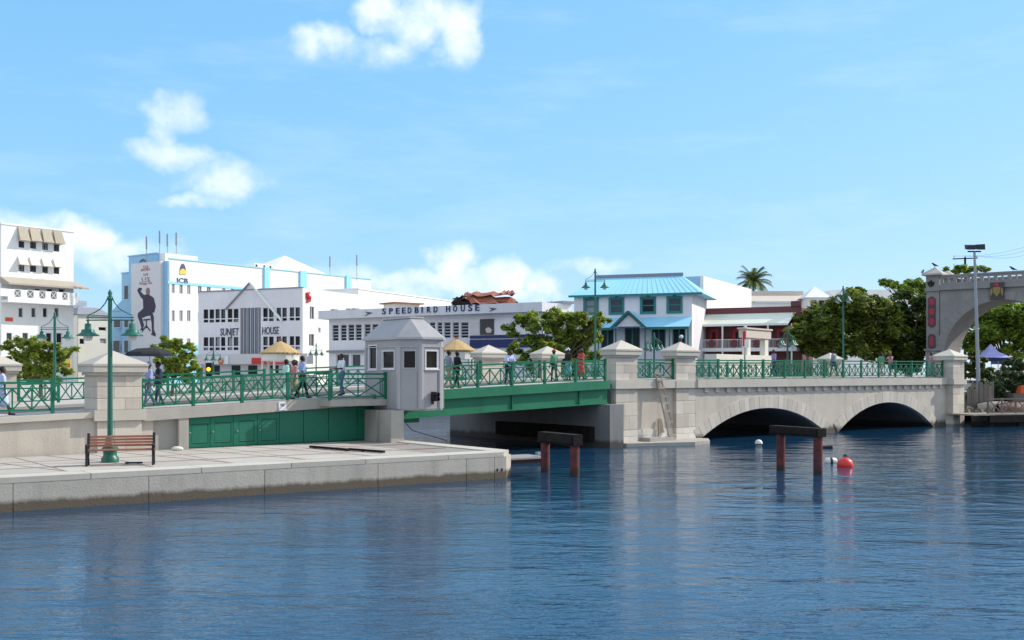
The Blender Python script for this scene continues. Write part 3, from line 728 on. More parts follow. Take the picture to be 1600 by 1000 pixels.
for i, (F, L) in enumerate(Fs):
    m = facade_wall(0, L, ZB, ZW, wins.get(i, []), .12); me = m.mesh('wall', M['booth'], F); bw.append(put('wall', me, booth))
    for (a0, a1, z0, z1) in wins.get(i, []):
        wf = MB()
        for q in ((a0, a0+.05, z0, z1), (a1-.05, a1, z0, z1), (a0+.05, a1-.05, z0, z0+.05), (a0+.05, a1-.05, z1-.05, z1)): wf.box(q[0], q[1], -.025, .06, q[2], q[3])
        if i in (0, 2): wf.box(a0-.03, a1+.03, -.06, .02, z0-.05, z0-.002)
        wo = wf.build('window', M['wall_lavender'] if i in (0, 2) else M['booth_trim'], booth, F)
        MB().box(a0+.05, a1-.05, .05, .062, z0+.05, z1-.05).build('pane', M['booth_pane'], wo, F)
    if i in (0, 1, 2, 3):                          # cover strips: corners, window head line
        tr = MB(); tr.box(-.012, .10 if L > .6 else .06, -.03, .004, ZB, 4.82); tr.box(L-(.10 if L > .6 else .06), L+.012, -.03, .004, ZB, 4.82)
        tr.box(-.012, L+.012, -.034, .004, 4.822, 4.86); tr.build('trim', M['booth_trim'], booth, F)
        if i in (1, 2): 
            tr = MB(); tr.box(L*.80, L*.80+.012, -.006, .004, ZB+.03, ZW0-.1); tr.build('panel_joint', M['dark_iron'], booth, F)
fl = MB(); fl.slab(poly_off(foot, -.02), ZB-.06, ZB+.02); fl.build('floor_plate', M['booth'], booth, BR)
rf = MB(); ev = poly_off(foot, .09); n = len(ev)
top = [(uD+.75, VB-.3), (uD+.75, VC+.95), (uD+.75, VC+.95), (uE-.62, VC+.95), (uE-.62, VC+.95), (uE-.62, VB-.3)]
rf.slab(ev, ZW, ZW+.09); rf.build('eave', M['booth_trim'], booth, BR)
rf = MB(); ev2 = poly_off(foot, .07)
vs = [(*p, ZW+.092) for p in ev2]+[(*p, 6.04) for p in top]
rf.add(vs, [(i, (i+1) % n, (i+1) % n+n, i+n) for i in range(n)]+[tuple(range(n, 2*n))])
rf.build('roof', M['booth'], booth, BR)
rc = MB(); 
t4 = [(uD+.70, VB-.25), (uD+.70, VC+.90), (uE-.57, VC+.90), (uE-.57, VB-.25)]
rc.slab(t4, 6.045, 6.12); rc.build('ridge_cap', M['booth_trim'], booth, BR)
# supporting column under the booth
c1 = BR.along(605, -1.7); cl = MB()
cr = BR.along(631, -2.0); cl.box(cr-.62, cr, -2.0, -1.15, QZ-.05, ZB-.06); cl.box(cr-.5, cr-.05, -1.15, -.85, QZ-.05, ZB-.06); cl.box(cr-.62, cr, -.85, .5, QZ-.05, ZB-.06)
cl.build('column', M['concrete'], booth, BR)
# landing with railing in front of the booth door
ZL = zdeck(-20.5)-.10
lu0 = BR.along(516, -1.0)
ln = MB(); ln.box(lu0, uD-.02, -1.0, -.065, ZL-.26, ZL); ln.build('landing', M['concrete'], booth, BR)
ra = railing('short green railing round the landing beside the booth', lu0+.02, uD-.05, -.93, 1, lambda u: ZL, nx=2)
b = MB(); b.box(uD-.32, uD-.29, -.95, -.91, ZL+.1, ZL+.86); b.box(uD-.22, uD-.19, -.95, -.91, ZL+.1, ZL+.86); b.build('upright', M['rail_green'], ra, BR)
b = MB(); b.box(lu0-.01, lu0+.05, -.93, .2, ZL+1.02, ZL+1.08); b.box(lu0, lu0+.04, -.93, .2, ZL+.84, ZL+.88); b.box(lu0, lu0+.04, -.93, .2, ZL+.09, ZL+.13); b.build('return_rail', M['rail_green'], ra, BR)
# navigation signal on the booth front
F, L = Fs[2]; ts = thing('navigation_signal', 'black two-lamp navigation signal with red lens on the booth wall', 'signal', F.w(L*.62, -.2, 2.9))
b = MB(); b.box(L*.44, L*.62, -.20, -.035, 2.58, 2.98); b.box(L*.48, L*.58, -.06, .0, 2.46, 2.60); b.build('housing', M['black'], ts, F)
for z, m in ((2.87, 'signal_red'), (2.69, 'black')):
    pts = []; b = MB(); b.tube([(L*.56, -.20, z), (L*.62, -.36, z-.01)], [.085, .09], 12, cap=False); v_ = b.build('visor', M['black'], ts, F)
    MB().tube([(L*.56, -.205, z), (L*.565, -.215, z)], .075, 12).build('lens', M[m], v_, F)
# ------------------------------------------------------------------ buildings of the far side
GZ = 2.3
def body(mb, F, a0, a1, b0, b1, z0, z1): return mb.box(a0, a1, b0, b1, z0, z1)
def rect(F, x0, y0, x1, y1, b=0.):
    a0, z1 = F.pix(x0, y0, b); a1, zb = F.pix(x1, y1, b); xm, zt = F.pix((x0+x1)/2, y0, b); xm, zl = F.pix((x0+x1)/2, y1, b)
    return a0, a1, zl, zt
WR = random.Random(21)
def windows(F, parent, holes, fm, gm, fw=.08, depth=.22, mull=None, split=None, name='window', sill=False):
    for h in holes:
        a0, a1, z0, z1 = h; b = MB(); d0, d1 = depth-.12, depth-.02
        b.box(a0, a0+fw, d0, d1, z0, z1); b.box(a1-fw, a1, d0, d1, z0, z1); b.box(a0+fw, a1-fw, d0, d1, z0, z0+fw); b.box(a0+fw, a1-fw, d0, d1, z1-fw, z1)
        if mull: 
            for k in range(1, mull): a = a0+(a1-a0)*k/mull; b.box(a-fw*.6, a+fw*.6, d0, d1, z0+fw, z1-fw)
        if split:
            for t in split: z = z0+(z1-z0)*t; b.box(a0+fw, a1-fw, d0+.004, d1-.004, z-fw*.5, z+fw*.5)
        if sill: b.box(a0-.1, a1+.1, -.12, depth-.13, z0-.1, z0-.005)
        w = b.build(name, fm, parent, F)
        MB().box(a0+fw, a1-fw, depth-.03, depth-.022, z0+fw, z1-fw).build('pane', WR.choice([gm, gm, gm, M['glass_mid'], M['glass_mid'], M['blind']]) if gm is not None and name == 'window' else gm, w, F)

# --- white balcony building, far left
F = fac(2, 350, 115, 363, 142); T = thing('office_building', 'tall white office building with tan window awnings and a long balcony at the left edge', 'building', F.w(5, 0, GZ))
h1 = [rect(F, x0, y0, x1, y1) for x0, y0, x1, y1 in ((29, 377, 38, 387), (47, 378, 56.5, 388.5), (66, 380, 75, 390.5), (84, 382, 92.5, 393))]
h2 = [rect(F, x0, y0, x1, y1) for x0, y0, x1, y1 in ((29, 414.5, 38, 424), (47, 415.5, 56.5, 425), (66, 417, 75, 426.5), (84, 418, 92.5, 428))]
zc0 = F.pix(60, 478)[1]; zbal = F.pix(60, 470)[1]
h3 = [rect(F, x0, 481, x0+7, 496) for x0 in (29, 49, 67, 85)]+[rect(F, x0, 451, x0+9, 468) for x0 in (12, 33, 54, 73, 92)]
h4 = [rect(F, x0, 520, x0+9, 536) for x0 in (10, 35, 72, 88)]
w = facade_wall(0, F.L, GZ-.5, F.top, h1+h2+h3+h4, .3); w.build('wall', M['wall_white'], T, F)
b = MB(); b.box(.01, F.L-.01, .302, 16, GZ-.5, F.top-.3); b.add([(0, 0, GZ), (0, 16, GZ), (0, 16, F.top), (0, 0, F.top)], [(0, 1, 2, 3)]); b.add([(F.L, 0, GZ), (F.L, 16, GZ), (F.L, 16, F.top), (F.L, 0, F.top)], [(0, 1, 2, 3)])
b.box(-.1, F.L+.1, -.1, .3, F.top-.02, F.top+.25); b.box(0, F.L, .3, 16, F.top-.31, F.top-.1)
b.build('shell', M['wall_white'], T, F)
windows(F, T, h1+h2, M['dark_iron'], M['glass_blue'], mull=2, split=(.5,)); windows(F, T, h3+h4, M['wall_grey'], M['glass'])
for h in h1:                                      # tall tan hoods over the top windows
    b = MB(); a0, a1, z1 = h[0]-.12, h[1]+.28, F.top-.05; z0 = h[3]+.05
    b.add([(a0, -.1, z1), (a1, -.1, z1), (a1+.15, -1.0, z0), (a0-.1, -1.0, z0), (a0, -.02, z0), (a1, -.02, z0)], [(0, 1, 2, 3), (0, 3, 4), (1, 5, 2), (3, 2, 5, 4)]); b.build('awning', M['tan_awning'], T, F)
for h in h2:
    b = MB(); a0, a1, z1 = h[0]-.12, h[1]+.2, h[3]+1.25; z0 = h[3]+.05
    b.add([(a0, -.02, z1), (a1, -.02, z1), (a1+.1, -.85, z0), (a0-.05, -.85, z0), (a0, -.01, z0), (a1, -.01, z0)], [(0, 1, 2, 3), (0, 3, 4), (1, 5, 2), (3, 2, 5, 4)]); b.build('awning', M['wall_cream'], T, F)
zt, zb = F.pix(60, 436)[1], F.pix(60, 447)[1]
b = MB(); b.hexa([(-.2, -2.6, zb-.25), (F.L+.9, -2.6, zb-.25), (F.L+.9, .0, zb+.1), (-.2, .0, zb+.1)], [(-.2, -2.6, zb), (F.L+.9, -2.6, zb), (F.L+.3, -.02, zt), (-.2, -.02, zt)]); b.build('balcony_roof', M['canopy'], T, F)
z0, z1 = F.pix(60, 476)[1], F.pix(60, 459)[1]
b = MB(); b.box(-.2, F.L+.75, -2.3, -.02, z0, z0+.35); b.box(-.2, F.L+.75, -2.3, -2.15, z0+.352, z0+.75)
xs = [F.along(x, -2.2) for x in (0, 22, 32, 42, 52, 61, 70.5, 79, 88, 97, 105, 122)]
for p, q in zip(xs[0::2], xs[1::2]): b.box(p, q, -2.3, -2.15, z0+.752, z1+.25)
b.build('balcony_parapet', M['wall_white'], T, F)
for p, q in zip(xs[1::2], xs[2::2]):
    b = MB(); b.bar((p, -2.23, z0+.76), (q, -2.23, z1+.2), .05, .07); b.bar((p, -2.2, z1+.2), (q, -2.2, z0+.76), .05, .07); b.box(p, q, -2.26, -2.18, z1+.2, z1+.27); b.build('balcony_cross', M['wall_white'], T, F)
b = MB(); a0, a1, zz0, zz1 = rect(F, 8, 496, 20, 502); b.box(a0, a1, -.06, .0, zz0, zz1); b.build('sign_board', M['tarp_orange'], T, F)

# --- low cream building between the office block and the blue building
F = fac(122, 491, 172, 493, 165); T = thing('low_building', 'low cream building with grey hipped roof beside the tall white office building', 'building', F.w(2, 0, GZ))
hh = [rect(F, 154, 511, 166, 517), rect(F, 124, 529, 132, 538), rect(F, 156, 529, 166, 537)]
facade_wall(0, F.L, GZ-.5, F.top, hh, .25).build('wall', M['wall_cream'], T, F); windows(F, T, hh, M['wall_grey'], M['glass'])
b = MB(); b.box(.01, F.L-.01, .26, 9, GZ-.5, F.top-.05); b.build('shell', M['wall_cream'], T, F)
b = MB(); z1 = F.top+1.3; L = F.L
b.add([(-.3, -.4, F.top), (L+.3, -.4, F.top), (L+.3, 9.3, F.top), (-.3, 9.3, F.top), (.9, 2.2, z1), (L-1.2, 2.2, z1), (L-1.2, 6, z1), (.9, 6, z1)], [(0, 3, 2, 1), (0, 1, 5, 4), (1, 2, 6, 5), (2, 3, 7, 6), (3, 0, 4, 7), (4, 5, 6, 7)]); b.build('roof', M['slat'], T, F)

# --- blue and white insurance building
F = fac(262, 404, 580, 437, 150); ICB = thing('insurance_building', 'large white and pale blue building with a painted figure mural on its end wall', 'building', F.w(0, 0, GZ))
L = F.L
wa = [(268.5, 273), (280.5, 285.5), (292.5, 297.5), (309.5, 315), (323.5, 329), (347.5, 352), (361, 366), (380, 385), (396, 401)]
hA = [rect(F, a, 443+(a-268)*.075, b, 458+(a-268)*.075) for a, b in wa]
hB = [rect(F, a, 485, b, 502) for a, b in wa[:3]]+[rect(F, a, 488, b, 503) for a, b in wa[3:5]]
hC = [rect(F, a, 529, b, 536) for a, b in wa[:3]]
facade_wall(0, L, GZ-.5, F.top, hA+hB+hC, .3).build('wall', M['wall_white'], ICB, F)
windows(F, ICB, hA+hB+hC, M['wall_grey'], M['glass_blue'], mull=2)
FL = Frame(F.o.x, F.o.y, F.ang+pi/2); 
def left_pt(px, py, b=0.): return FL.pix(px, py, b)   # end wall: 'a' runs to the left and back
aw = FL.along(190.); am = FL.along(201); ah = FL.along(246)
zu = left_pt(222, 399)[1]; zl = left_pt(195, 427)[1]; zr = left_pt(256, 408)[1]
b = MB(); b.box(.0, ah, .01, .3, GZ-.5, zr); b.box(ah, am, .01, .5, GZ-.5, zu); b.box(am, aw, .01, .5, GZ-.5, zl); b.box(ah-.1, am+.15, -.1, .6, zu+.002, zu+.18); b.box(am+.15, aw+.1, -.1, .6, zl+.002, zl+.15)
FLm = Frame(F.o.x, F.o.y, F.ang+pi/2); FLm.b = -FLm.b
# FLm: a back-left along the end wall, b into the building
b.build('end_wall', M['wall_blue'], ICB, FLm)
b = MB(); b.box(.31, L-.05, .31, 9.3, GZ-.5, F.top-.4); b.box(.2, L, .2, 9.3, F.top-.398, F.top-.3); b.add([(L, 0, GZ), (L, 12, GZ), (L, 12, F.top), (L, 0, F.top)], [(0, 1, 2, 3)]); b.box(0.3, 6, 1, 9, F.top-.3, zu)
b.build('shell', M['wall_white'], ICB, F)
b = MB(); z = F.pix(300, 441)[1]; b.box(.02, L, -.05, -.002, z-.5, z-.12); b.box(.02, L, -.12, -.002, F.top, F.top+.15); z = F.pix(290, 538)[1]; b.box(.02, 12, -.06, -.002, GZ, z); b.build('blue_band', M['band_blue'], ICB, F)
for x0, x1, y0, y1 in ((412, 420, 424, 455), (468, 478, 431, 452), (540, 547, 435, 456)):
    a0, a1, z0, z1 = rect(F, x0, y0, x1, y1); b = MB(); b.box(a0, a1, -.25, -.003, z0, F.top+.3); b.build('pilaster', M['band_blue'], ICB, F)
a = F.along(445, 5); b = MB(); zt = F.top-.1; z1 = EYE+(HOR-400)*F.w(a, 5, 0).y/FPX
b.add([(a-6.5, 0.5, zt), (a+6.5, .5, zt), (a+6.5, 10, zt), (a-6.5, 10, zt), (a-.2, 5, z1), (a+.2, 5, z1)], [(0, 3, 2, 1), (0, 1, 5, 4), (1, 2, 5), (2, 3, 4, 5), (3, 0, 4)]); b.build('pyramid_roof', M['wall_white'], ICB, F)
a0, z0 = F.pix(398, 424, 2); a1, z1 = F.pix(425, 414, 2)
rf = MB(); rf.box(a0, a1, 2, 4, F.top-.3, z1); rf.build('plant_room', M['wall_white'], ICB, F)
for t in (.05, .5, .85): MB().box(a0+(a1-a0)*t, a0+(a1-a0)*(t+.1), 1.95, 2.0, F.top, z1-.2).build('vent', M['dark_iron'], ICB, F)
# building logo: dome with yellow rising sun, letters
a, z = F.pix(285.5, 424); b = MB(); n = 14
b.prism([(a+.55*cos(pi*i/n), z-.2+1.35*sin(pi*i/n)) for i in range(n+1)], -.05, -.01); lg = b.build('logo_dome', M['print_grey'], ICB, F)
b = MB(); b.prism([(a+.62*cos(pi*i/n), z-.45+.85*sin(pi*i/n)) for i in range(n+1)], -.08, -.051); b.build('logo_sun', M['yellow'], lg, F)
text_mb('ICB', 1.05, None, a-1.0, z-1.75, -.06, -.01, width=1.9, bold=.01).build('lettering', M['navy'], ICB, F)
# mural on the end wall
FL2 = FLm
def mp(px, py, b=-.5): a = FLm.along(px, b); P = FLm.w(a, b, 0); return a, EYE+(HOR-py)*P.y/FPX
a0 = mp(251, 410)[0]; a1 = mp(205, 410)[0]; z1 = mp(228, 410)[1]
b = MB(); b.box(a0, a1, -.5, -.002, GZ, z1); mu = b.build('mural_panel', M['mural'], ICB, FLm)
fig = [(222, 450), (217, 449.5), (214.5, 454), (219, 463), (223.5, 468), (224, 482), (216, 489), (215, 494), (219, 505), (221, 512), (219, 516), (223, 516), (225, 508), (222, 497), (229, 494), (235, 493), (237, 505), (237.5, 519), (236, 523), (243, 526), (243.5, 522), (240.5, 515), (240.5, 495), (238, 488), (241, 489), (243.5, 478), (240, 465), (233.5, 461), (233.5, 451), (230, 449.5), (228, 454), (229, 460), (225, 461), (219.5, 455), (221.5, 453)]
b = MB(); b.prism([mp(*p, b=-.505) for p in fig], -.53, -.503); b.build('painted_figure', M['mural_figure'], mu, FLm)
hd = [mp(231+3.1*cos(2*pi*i/12), 455+5.4*sin(2*pi*i/12), b=-.535) for i in range(12)]
MB().prism(hd, -.55, -.532).build('painted_head', M['skin_paint'], mu, FLm)
b = MB()
for p, q in (((229, 500), (229, 513)), ((229, 509), (222, 518)), ((229, 509), (235, 517)), ((224, 500), (235, 499))): 
    (xa, za), (xb, zb) = mp(*p), mp(*q); b.bar((xa, -.53, za), (xb, -.53, zb), .05, .22)
b.build('painted_stool', M['mural_figure'], mu, FLm)
FT = Frame(FLm.w(a1, 0, 0).x, FLm.w(a1, 0, 0).y, F.ang-pi/2)     # reading direction of the end wall (left to right)
for txt, py, hgt, m in (('YOUR', 419.5, .62, 'print_red'), ('INVESTMENT', 423.5, .55, 'print_red'), ('HOME', 431, .55, 'print_red'), ('5.5%', 440.5, 1.0, 'print_grey'), ('Mortgage Rate', 444.5, .6, 'print_red')):
    z = mp(228, py)[1]; wd = {'YOUR': 1.4, 'INVESTMENT': 2.3, 'HOME': 1.2, '5.5%': 2.2, 'Mortgage Rate': 3.2}[txt]
    text_mb(txt, hgt, None, (a1-a0)/2, z, -.52, -.501, width=wd, align='CENTER').build('lettering', M[m], mu, FT)
b = MB(); p = [mp(x, y, -.05) for x, y in ((217.5, 409.5), (221.5, 405), (225, 405), (228, 409), (225, 408.5), (222, 407.5), (219.5, 409.5))]; b.prism(p, -.1, -.0); b.build('painted_arch', M['print_grey'], ICB, FLm)
for x0, y0, x1, y1 in ((194, 445, 201, 468), (178, 499, 189, 512), (177, 531, 188, 552), (194, 499, 201, 512), (194, 531, 201, 552)):
    aa = FLm.along(x1, -.02); ab_ = FLm.along(x0, -.02); P = FLm.w(aa, 0, 0); b = MB()
    z0, z1 = EYE+(HOR-y1)*P.y/FPX, EYE+(HOR-y0)*P.y/FPX
    b.box(aa, ab_, -.06, .005, z0, z1); w = b.build('window', M['wall_grey'], ICB, FLm); MB().box(aa+.1, ab_-.1, -.075, -.061, z0+.1, z1-.1).build('pane', M['glass_blue'], w, FLm)
b = MB(); b.box(aw, aw+3.4, .6, 6, GZ-.5, left_pt(180, 486)[1]); b.hexa([(aw, .5, left_pt(180, 486)[1]), (aw+3.6, .5, left_pt(180, 486)[1]), (aw+3.6, 6, left_pt(180, 486)[1]), (aw, 6, left_pt(180, 486)[1])], [(aw, .5, left_pt(190, 466)[1]), (aw+.3, .5, left_pt(190, 466)[1]), (aw+.3, 6, left_pt(190, 466)[1]), (aw, 6, left_pt(190, 466)[1])]); b.build('side_wing', M['wall_blue'], ICB, FLm)
for x, yt, yb, Yd in ((229, 369, 406, 151), (249.5, 360, 410, 152), (261.5, 365, 410, 152), (275.5, 363, 408, 153), (515.5, 400, 438, 176), (557.5, 398, 440, 181)):
    t = at(x, yt, Yd); q = at(x, yb, Yd); an = thing('roof_antenna', f'slim roof antenna mast on the blue and white building, {["leftmost","second from left","third from left","fourth from left","fifth from left","rightmost"][[229,249.5,261.5,275.5,515.5,557.5].index(x)]}', 'antenna', (t.x, t.y, F.top-.5), 'rooftop antennas')
    MB().tube([(t.x, t.y, F.top-.45), (t.x, t.y, t.z)], .05, 6).build('mast', M['galv'], an)
    b = MB(); b.box(t.x-.1, t.x+.1, t.y-.1, t.y+.1, t.z-1.9, t.z-.1); b.build('aerial', M['galv'], an)

# --- white building whose top shows between the blue building and the rusty roof
F = fac(560, 452, 704, 471, 146); T = thing('long_white_building', 'long plain white building behind the low lavender office', 'building', F.w(8, 0, GZ))
b = MB(); b.box(0, F.L, 0, 9, GZ-.5, F.top); b.build('wall', M['wall_white'], T, F); MB().box(-.1, F.L+.1, -.12, 9.1, F.top+.002, F.top+.18).build('parapet', M['wall_white'], T, F)
F = fac(617, 474, 655, 476, 124); T = thing('roof_shed', 'small rooftop shed with thin brown roof above the lavender office', 'shed', F.w(1, 0, 10.5))
b = MB(); b.box(0, F.L, 0, 2.5, 8, F.top); b.build('wall', M['wall_cream'], T, F); MB().box(-.3, F.L+.4, -.5, 3, F.top+.002, F.top+.16).build('roof', M['rust'], T, F)

# --- Sunjet House
F = fac(310, 457, 473, 450, 131); T = thing('gabled_office_building', 'grey and white office building with triangular gable outline and dark paired windows', 'building', F.w(8, 0, GZ)); SJ = F; L = F.L
cols = [(318, 334.5), (336.5, 352), (355.5, 372.5), (411, 427.5), (432, 448), (452.5, 468.5)]
hs = []
for a, b_ in cols:
    k = -(a-318)*.012
    for y0, y1 in ((483.5, 498), (499.5, 504), (527, 541), (543, 547.5)):
        hs.append(rect(F, a, y0+k*(2 if y0 < 510 else 1), (a+b_)/2-.9, y1+k*(2 if y0 < 510 else 1))); hs.append(rect(F, (a+b_)/2+.9, y0+k*(2 if y0 < 510 else 1), b_, y1+k*(2 if y0 < 510 else 1)))
fz0 = F.pix(391, 553)[1]; fz1 = F.pix(391, 481)[1]
fin = (F.along(375.5), F.along(407.5), fz0, fz1)
facade_wall(0, L, GZ-.5, F.top, hs+[fin], .3).build('wall', M['wall_lavender'], T, F); windows(F, T, hs, M['dark_iron'], M['glass'], fw=.05)
MB().box(fin[0], fin[1], .29, .30, fin[2], fin[3]).build('recess', M['slat'], T, F)
for k in range(11):
    a = fin[0]+(fin[1]-fin[0])*(k+.5)/11; b = MB(); b.box(a-.07, a+.07, .02, .28, fin[2], fin[3]); b.build('fin', M['slat_light' if k % 2 else 'slat'], T, F)
b = MB(); b.box(.01, L-.31, .31, 18, GZ-.5, F.top-.1); b.build('shell', M['wall_lavender'], T, F)
FR = Frame(F.w(L, 0, 0).x, F.w(L, 0, 0).y, F.ang+pi/2); 
hr = [rect(FR, 484, 479, 491, 499), rect(FR, 483, 522, 491, 541), rect(FR, 497, 512, 501, 520)]
facade_wall(0, 18, GZ-.5, F.top, hr, .3).build('wall', M['wall_white'], T, FR); windows(FR, T, hr, M['wall_grey'], M['glass_blue'], mull=2)
def sj(x, y, b=-.2): return F.pix(x, y, b)
g0, g1, g2 = sj(352, 483), sj(390, 441), sj(440, 501)
b = MB(); b.prism([(sj(353, 481)[0], sj(390, 481)[1]+.05), g1, (sj(424, 481)[0], sj(390, 481)[1]+.05)], -.02, .6); b.build('gable', M['wall_lavender'], T, F)
b = MB(); b.bar((g0[0], -.12, g0[1]), (g1[0], -.12, g1[1]), .25, .14); b.build('gable_beam', M['slat'], T, F)
b = MB(); b.bar((g1[0], -.14, g1[1]), (g2[0], -.14, g2[1]), .25, .26); b.build('gable_beam', M['wall_white'], T, F)
b = MB(); b.box(0, L, -.08, .3, F.top+.002, F.top+.15); b.build('parapet', M['slat'], T, F)
for txt, x0, x1, yb in (('SUNJET', 344.5, 373.5, 524.5), ('HOUSE', 410, 436, 522.5)):
    a0, z = F.pix(x0, yb); a1 = F.along(x1); text_mb(txt, 1.32, None, a0, z, -.08, -.005, width=a1-a0, bold=.0, shear=.08).build('lettering', M['letter'], T, F)
a0, a1, z0, z1 = rect(F, 304, 553, 480, 569, -1.2); b = MB(); b.box(a0, a1, -1.2, -.01, z0, z1); b.build('shop_canopy', M['wall_grey'], T, F)
a0, a1, z0, z1 = rect(F, 318, 556, 357, 569, -1.3); b = MB(); b.box(a0, a1, -1.32, -1.201, z0, z1); s_ = b.build('shop_sign', M['fascia_blue'], T, F); MB().box(a1-.5, a1-.05, -1.36, -1.321, z0, z1).build('sign_stripe', M['wall_white'], s_, F)
a, z = F.pix(345, 564, -1.36); b = MB(); b.prism([(a+.45*cos(i*pi/5), z+.45*sin(i*pi/5)) for i in range(10)], -1.36, -1.322); b.build('emblem', M['tarp_orange'], s_, F)
a0, a1, z0, z1 = rect(F, 393, 559, 448, 569, -1.35); b = MB(); b.box(a0, a1, -1.35, -1.201, z0, z1); s_ = b.build('shop_sign', M['red_paint'], T, F)
a = F.along(416, -1.36); text_mb('Scotiabank', .55, None, a, z0+.25, -1.37, -1.351, width=F.along(446, -1.36)-a).build('lettering', M['white_frame'], s_, F)
for x in (330, 362, 388, 421, 450): 
    a0 = F.along(x); b = MB(); b.box(a0, a0+1.4, -.03, .02, GZ, F.pix(x, 571)[1]); b.build('shop_door', M['glass'], T, F)
# red S-shaped emblem on the sunny side wall
b = MB(); pts = [FR.pix(x, y, -.05) for x, y in ((484, 457), (479.5, 459.5), (480, 463.5), (483, 465.5), (482.5, 469), (478.5, 472))]
b.tube([(a, -.06, z) for a, z in pts], [.12, .3, .34, .34, .3, .1], 6, sm=False); b.build('emblem', M['red_paint'], T, FR)

# --- Speedbird House
F = fac(506, 486.5, 854, 472.5, 112); T = thing('low_office_building', 'low lavender office with blue lettering along its roof fascia', 'building', F.w(12, 0, GZ)); SB = F; L = F.L
zf = F.pix(680, 493)[1]
b = MB(); b.box(0, L, -.9, 2, zf-.02, F.top); b.build('fascia', M['fascia_blue'], T, F)
wl = [rect(F, x0, 507.5-.02*(x0-519), x1, 532-.02*(x0-519)) for x0, x1 in ((519, 529), (532, 541.5), (543.5, 553.5), (555, 565), (569, 579), (581, 591))]
wr = [rect(F, x0, 503.5, x1, 527.5) for x0, x1 in ((660, 668), (671, 680), (683, 691), (693.5, 704), (707, 717), (720, 732))]
hl = [rect(F, x0, 553, x1, 574) for x0, x1 in ((525, 531), (535, 545), (549, 563))]
facade_wall(F.along(514), L-.4, GZ-.5, zf, wl+wr+hl, .25).build('wall', M['wall_lavender'], T, F)
for hset in (wl, wr):
    for h in hset:                                # louvred window: blades over dark glass
        b = MB(); a0, a1, z0, z1 = h
        b.box(a0, a0+.05, .05, .2, z0, z1); b.box(a1-.05, a1, .05, .2, z0, z1); w = b.build('window', M['wall_lavender'], T, F)
        MB().box(a0+.05, a1-.05, .19, .2, z0, z1).build('pane', M['glass'], w, F)
        for k in range(5):
            z = z0+(z1-z0)*(k+.72)/5; q = MB(); q.hexa([(a0+.05, .06, z), (a1-.05, .06, z), (a1-.05, .09, z), (a0+.05, .09, z)], [(a0+.05, .14, z+.10), (a1-.05, .14, z+.10), (a1-.05, .17, z+.10), (a0+.05, .17, z+.10)]); q.build('blade', M['slat_light'], w, F)
windows(F, T, hl, M['wall_white'], M['glass'])
b = MB(); b.box(F.along(514)+.02, L-.42, .26, 14, GZ-.5, zf-.03); b.build('shell', M['wall_lavender'], T, F)
z = F.pix(540, 549)[1]; b = MB(); b.box(F.along(513), F.along(735), -.35, -.003, z-.1, z+.12); b.build('ledge', M['slat'], T, F)
a0, a1, z0, z1 = rect(F, 735, 500, 850, 523); b = MB(); b.box(a0, a1, -.12, -.003, z0, z1); b.build('hoarding', M['wall_lavender'], T, F)
for x0, x1, y0, y1 in ((735, 852, 523.5, 528), (735, 852, 530, 543)):
    a0, a1, z0, z1 = rect(F, x0, y0, x1, y1); b = MB(); b.box(a0, a1, -.14, -.003, z0, z1); b.build('blue_stripe', M['navy'], T, F)
a0, a1, z0, z1 = rect(F, 736, 503, 750, 522); MB().box(a0, a1, -.16, -.121, z0, z1).build('poster', M['wall_grey'], T, F)
a0, a1, z0, z1 = rect(F, 751.5, 498.5, 773, 523); b = MB(); b.box(a0, a1, -.19, -.121, z0, z1); ps = b.build('poster', M['panel_dark'], T, F)
b = MB(); b.prism([F.pix(x, y, -.2) for x, y in ((758, 514), (763, 511), (769, 515), (767, 520), (760, 520))], -.2, -.191); b.build('picture', M['beige'], ps, F)
a0, z = F.pix(786, 510, -.13); text_mb('in the lens', .5, None, a0, z, -.14, -.121, width=F.along(808)-a0).build('lettering', M['print_grey'], T, F)
t = 'SPEEDBIRD'; xs0 = [597, 608, 618.5, 628, 637, 648, 658.5, 667, 677.5]; 
b = MB()
for ch, x in list(zip(t, xs0))+list(zip('HOUSE', [697, 708, 720, 731.5, 742.5])):
    a0, zz = F.pix(x, 491-.038*(x-597), -.95); text_mb(ch, .88, None, a0, zz, -.98, -.905, width=.14 if ch == 'I' else .46, bold=.01).build('letter', M['navy'], T, F)
for x, y in ((570, 489.5), (764, 483)):
    p = lambda dx, dy: F.pix(x+dx, y+dy, -.95); b = MB()
    b.prism([p(0, -2.5), p(12, -1), p(0, 4), (p(5, .3))], -.98, -.905); b.build('bird_mark', M['letter'], T, F)
for k in range(3): 
    a0 = F.along((512, 536, 545)[k]); b = MB(); b.box(a0, a0+.5, .5, 1.2, F.top, F.top+.25); b.build('roof_vent', M['slat'], T, F)
# rusty broken roof behind it
F = fac(704, 470, 812, 470, 128); T = thing('ruined_house', 'house with broken rust-red sheet roof behind the lavender office', 'house', F.w(4, 0, GZ))
b = MB(); b.box(0.2, F.L-.2, 0, 7, GZ-.5, F.top-.1); b.build('wall', M['timber_dark'], T, F)
def sheet(pts, name='roof_sheet', m='rust'):
    b = MB(); n = 10; A, B, C_, D = [Vector(p) for p in pts]
    for i in range(n):
        s, t = i/n, (i+1)/n; wz = .09*(i % 2)+.12*sin(i*1.7); wz2 = .09*((i+1) % 2)+.12*sin((i+1)*1.7)
        p, q, r, u_ = A.lerp(B, s), A.lerp(B, t), D.lerp(C_, t), D.lerp(C_, s)
        b.add([p+Vector((0, 0, wz)), q+Vector((0, 0, wz2)), r+Vector((0, 0, wz2)), u_+Vector((0, 0, wz))], [(0, 1, 2, 3)])
    b.build(name, M[m], T, F)
def rp(x, y, b=0.): a, z = F.pix(x, y, b); return (a, b, z)
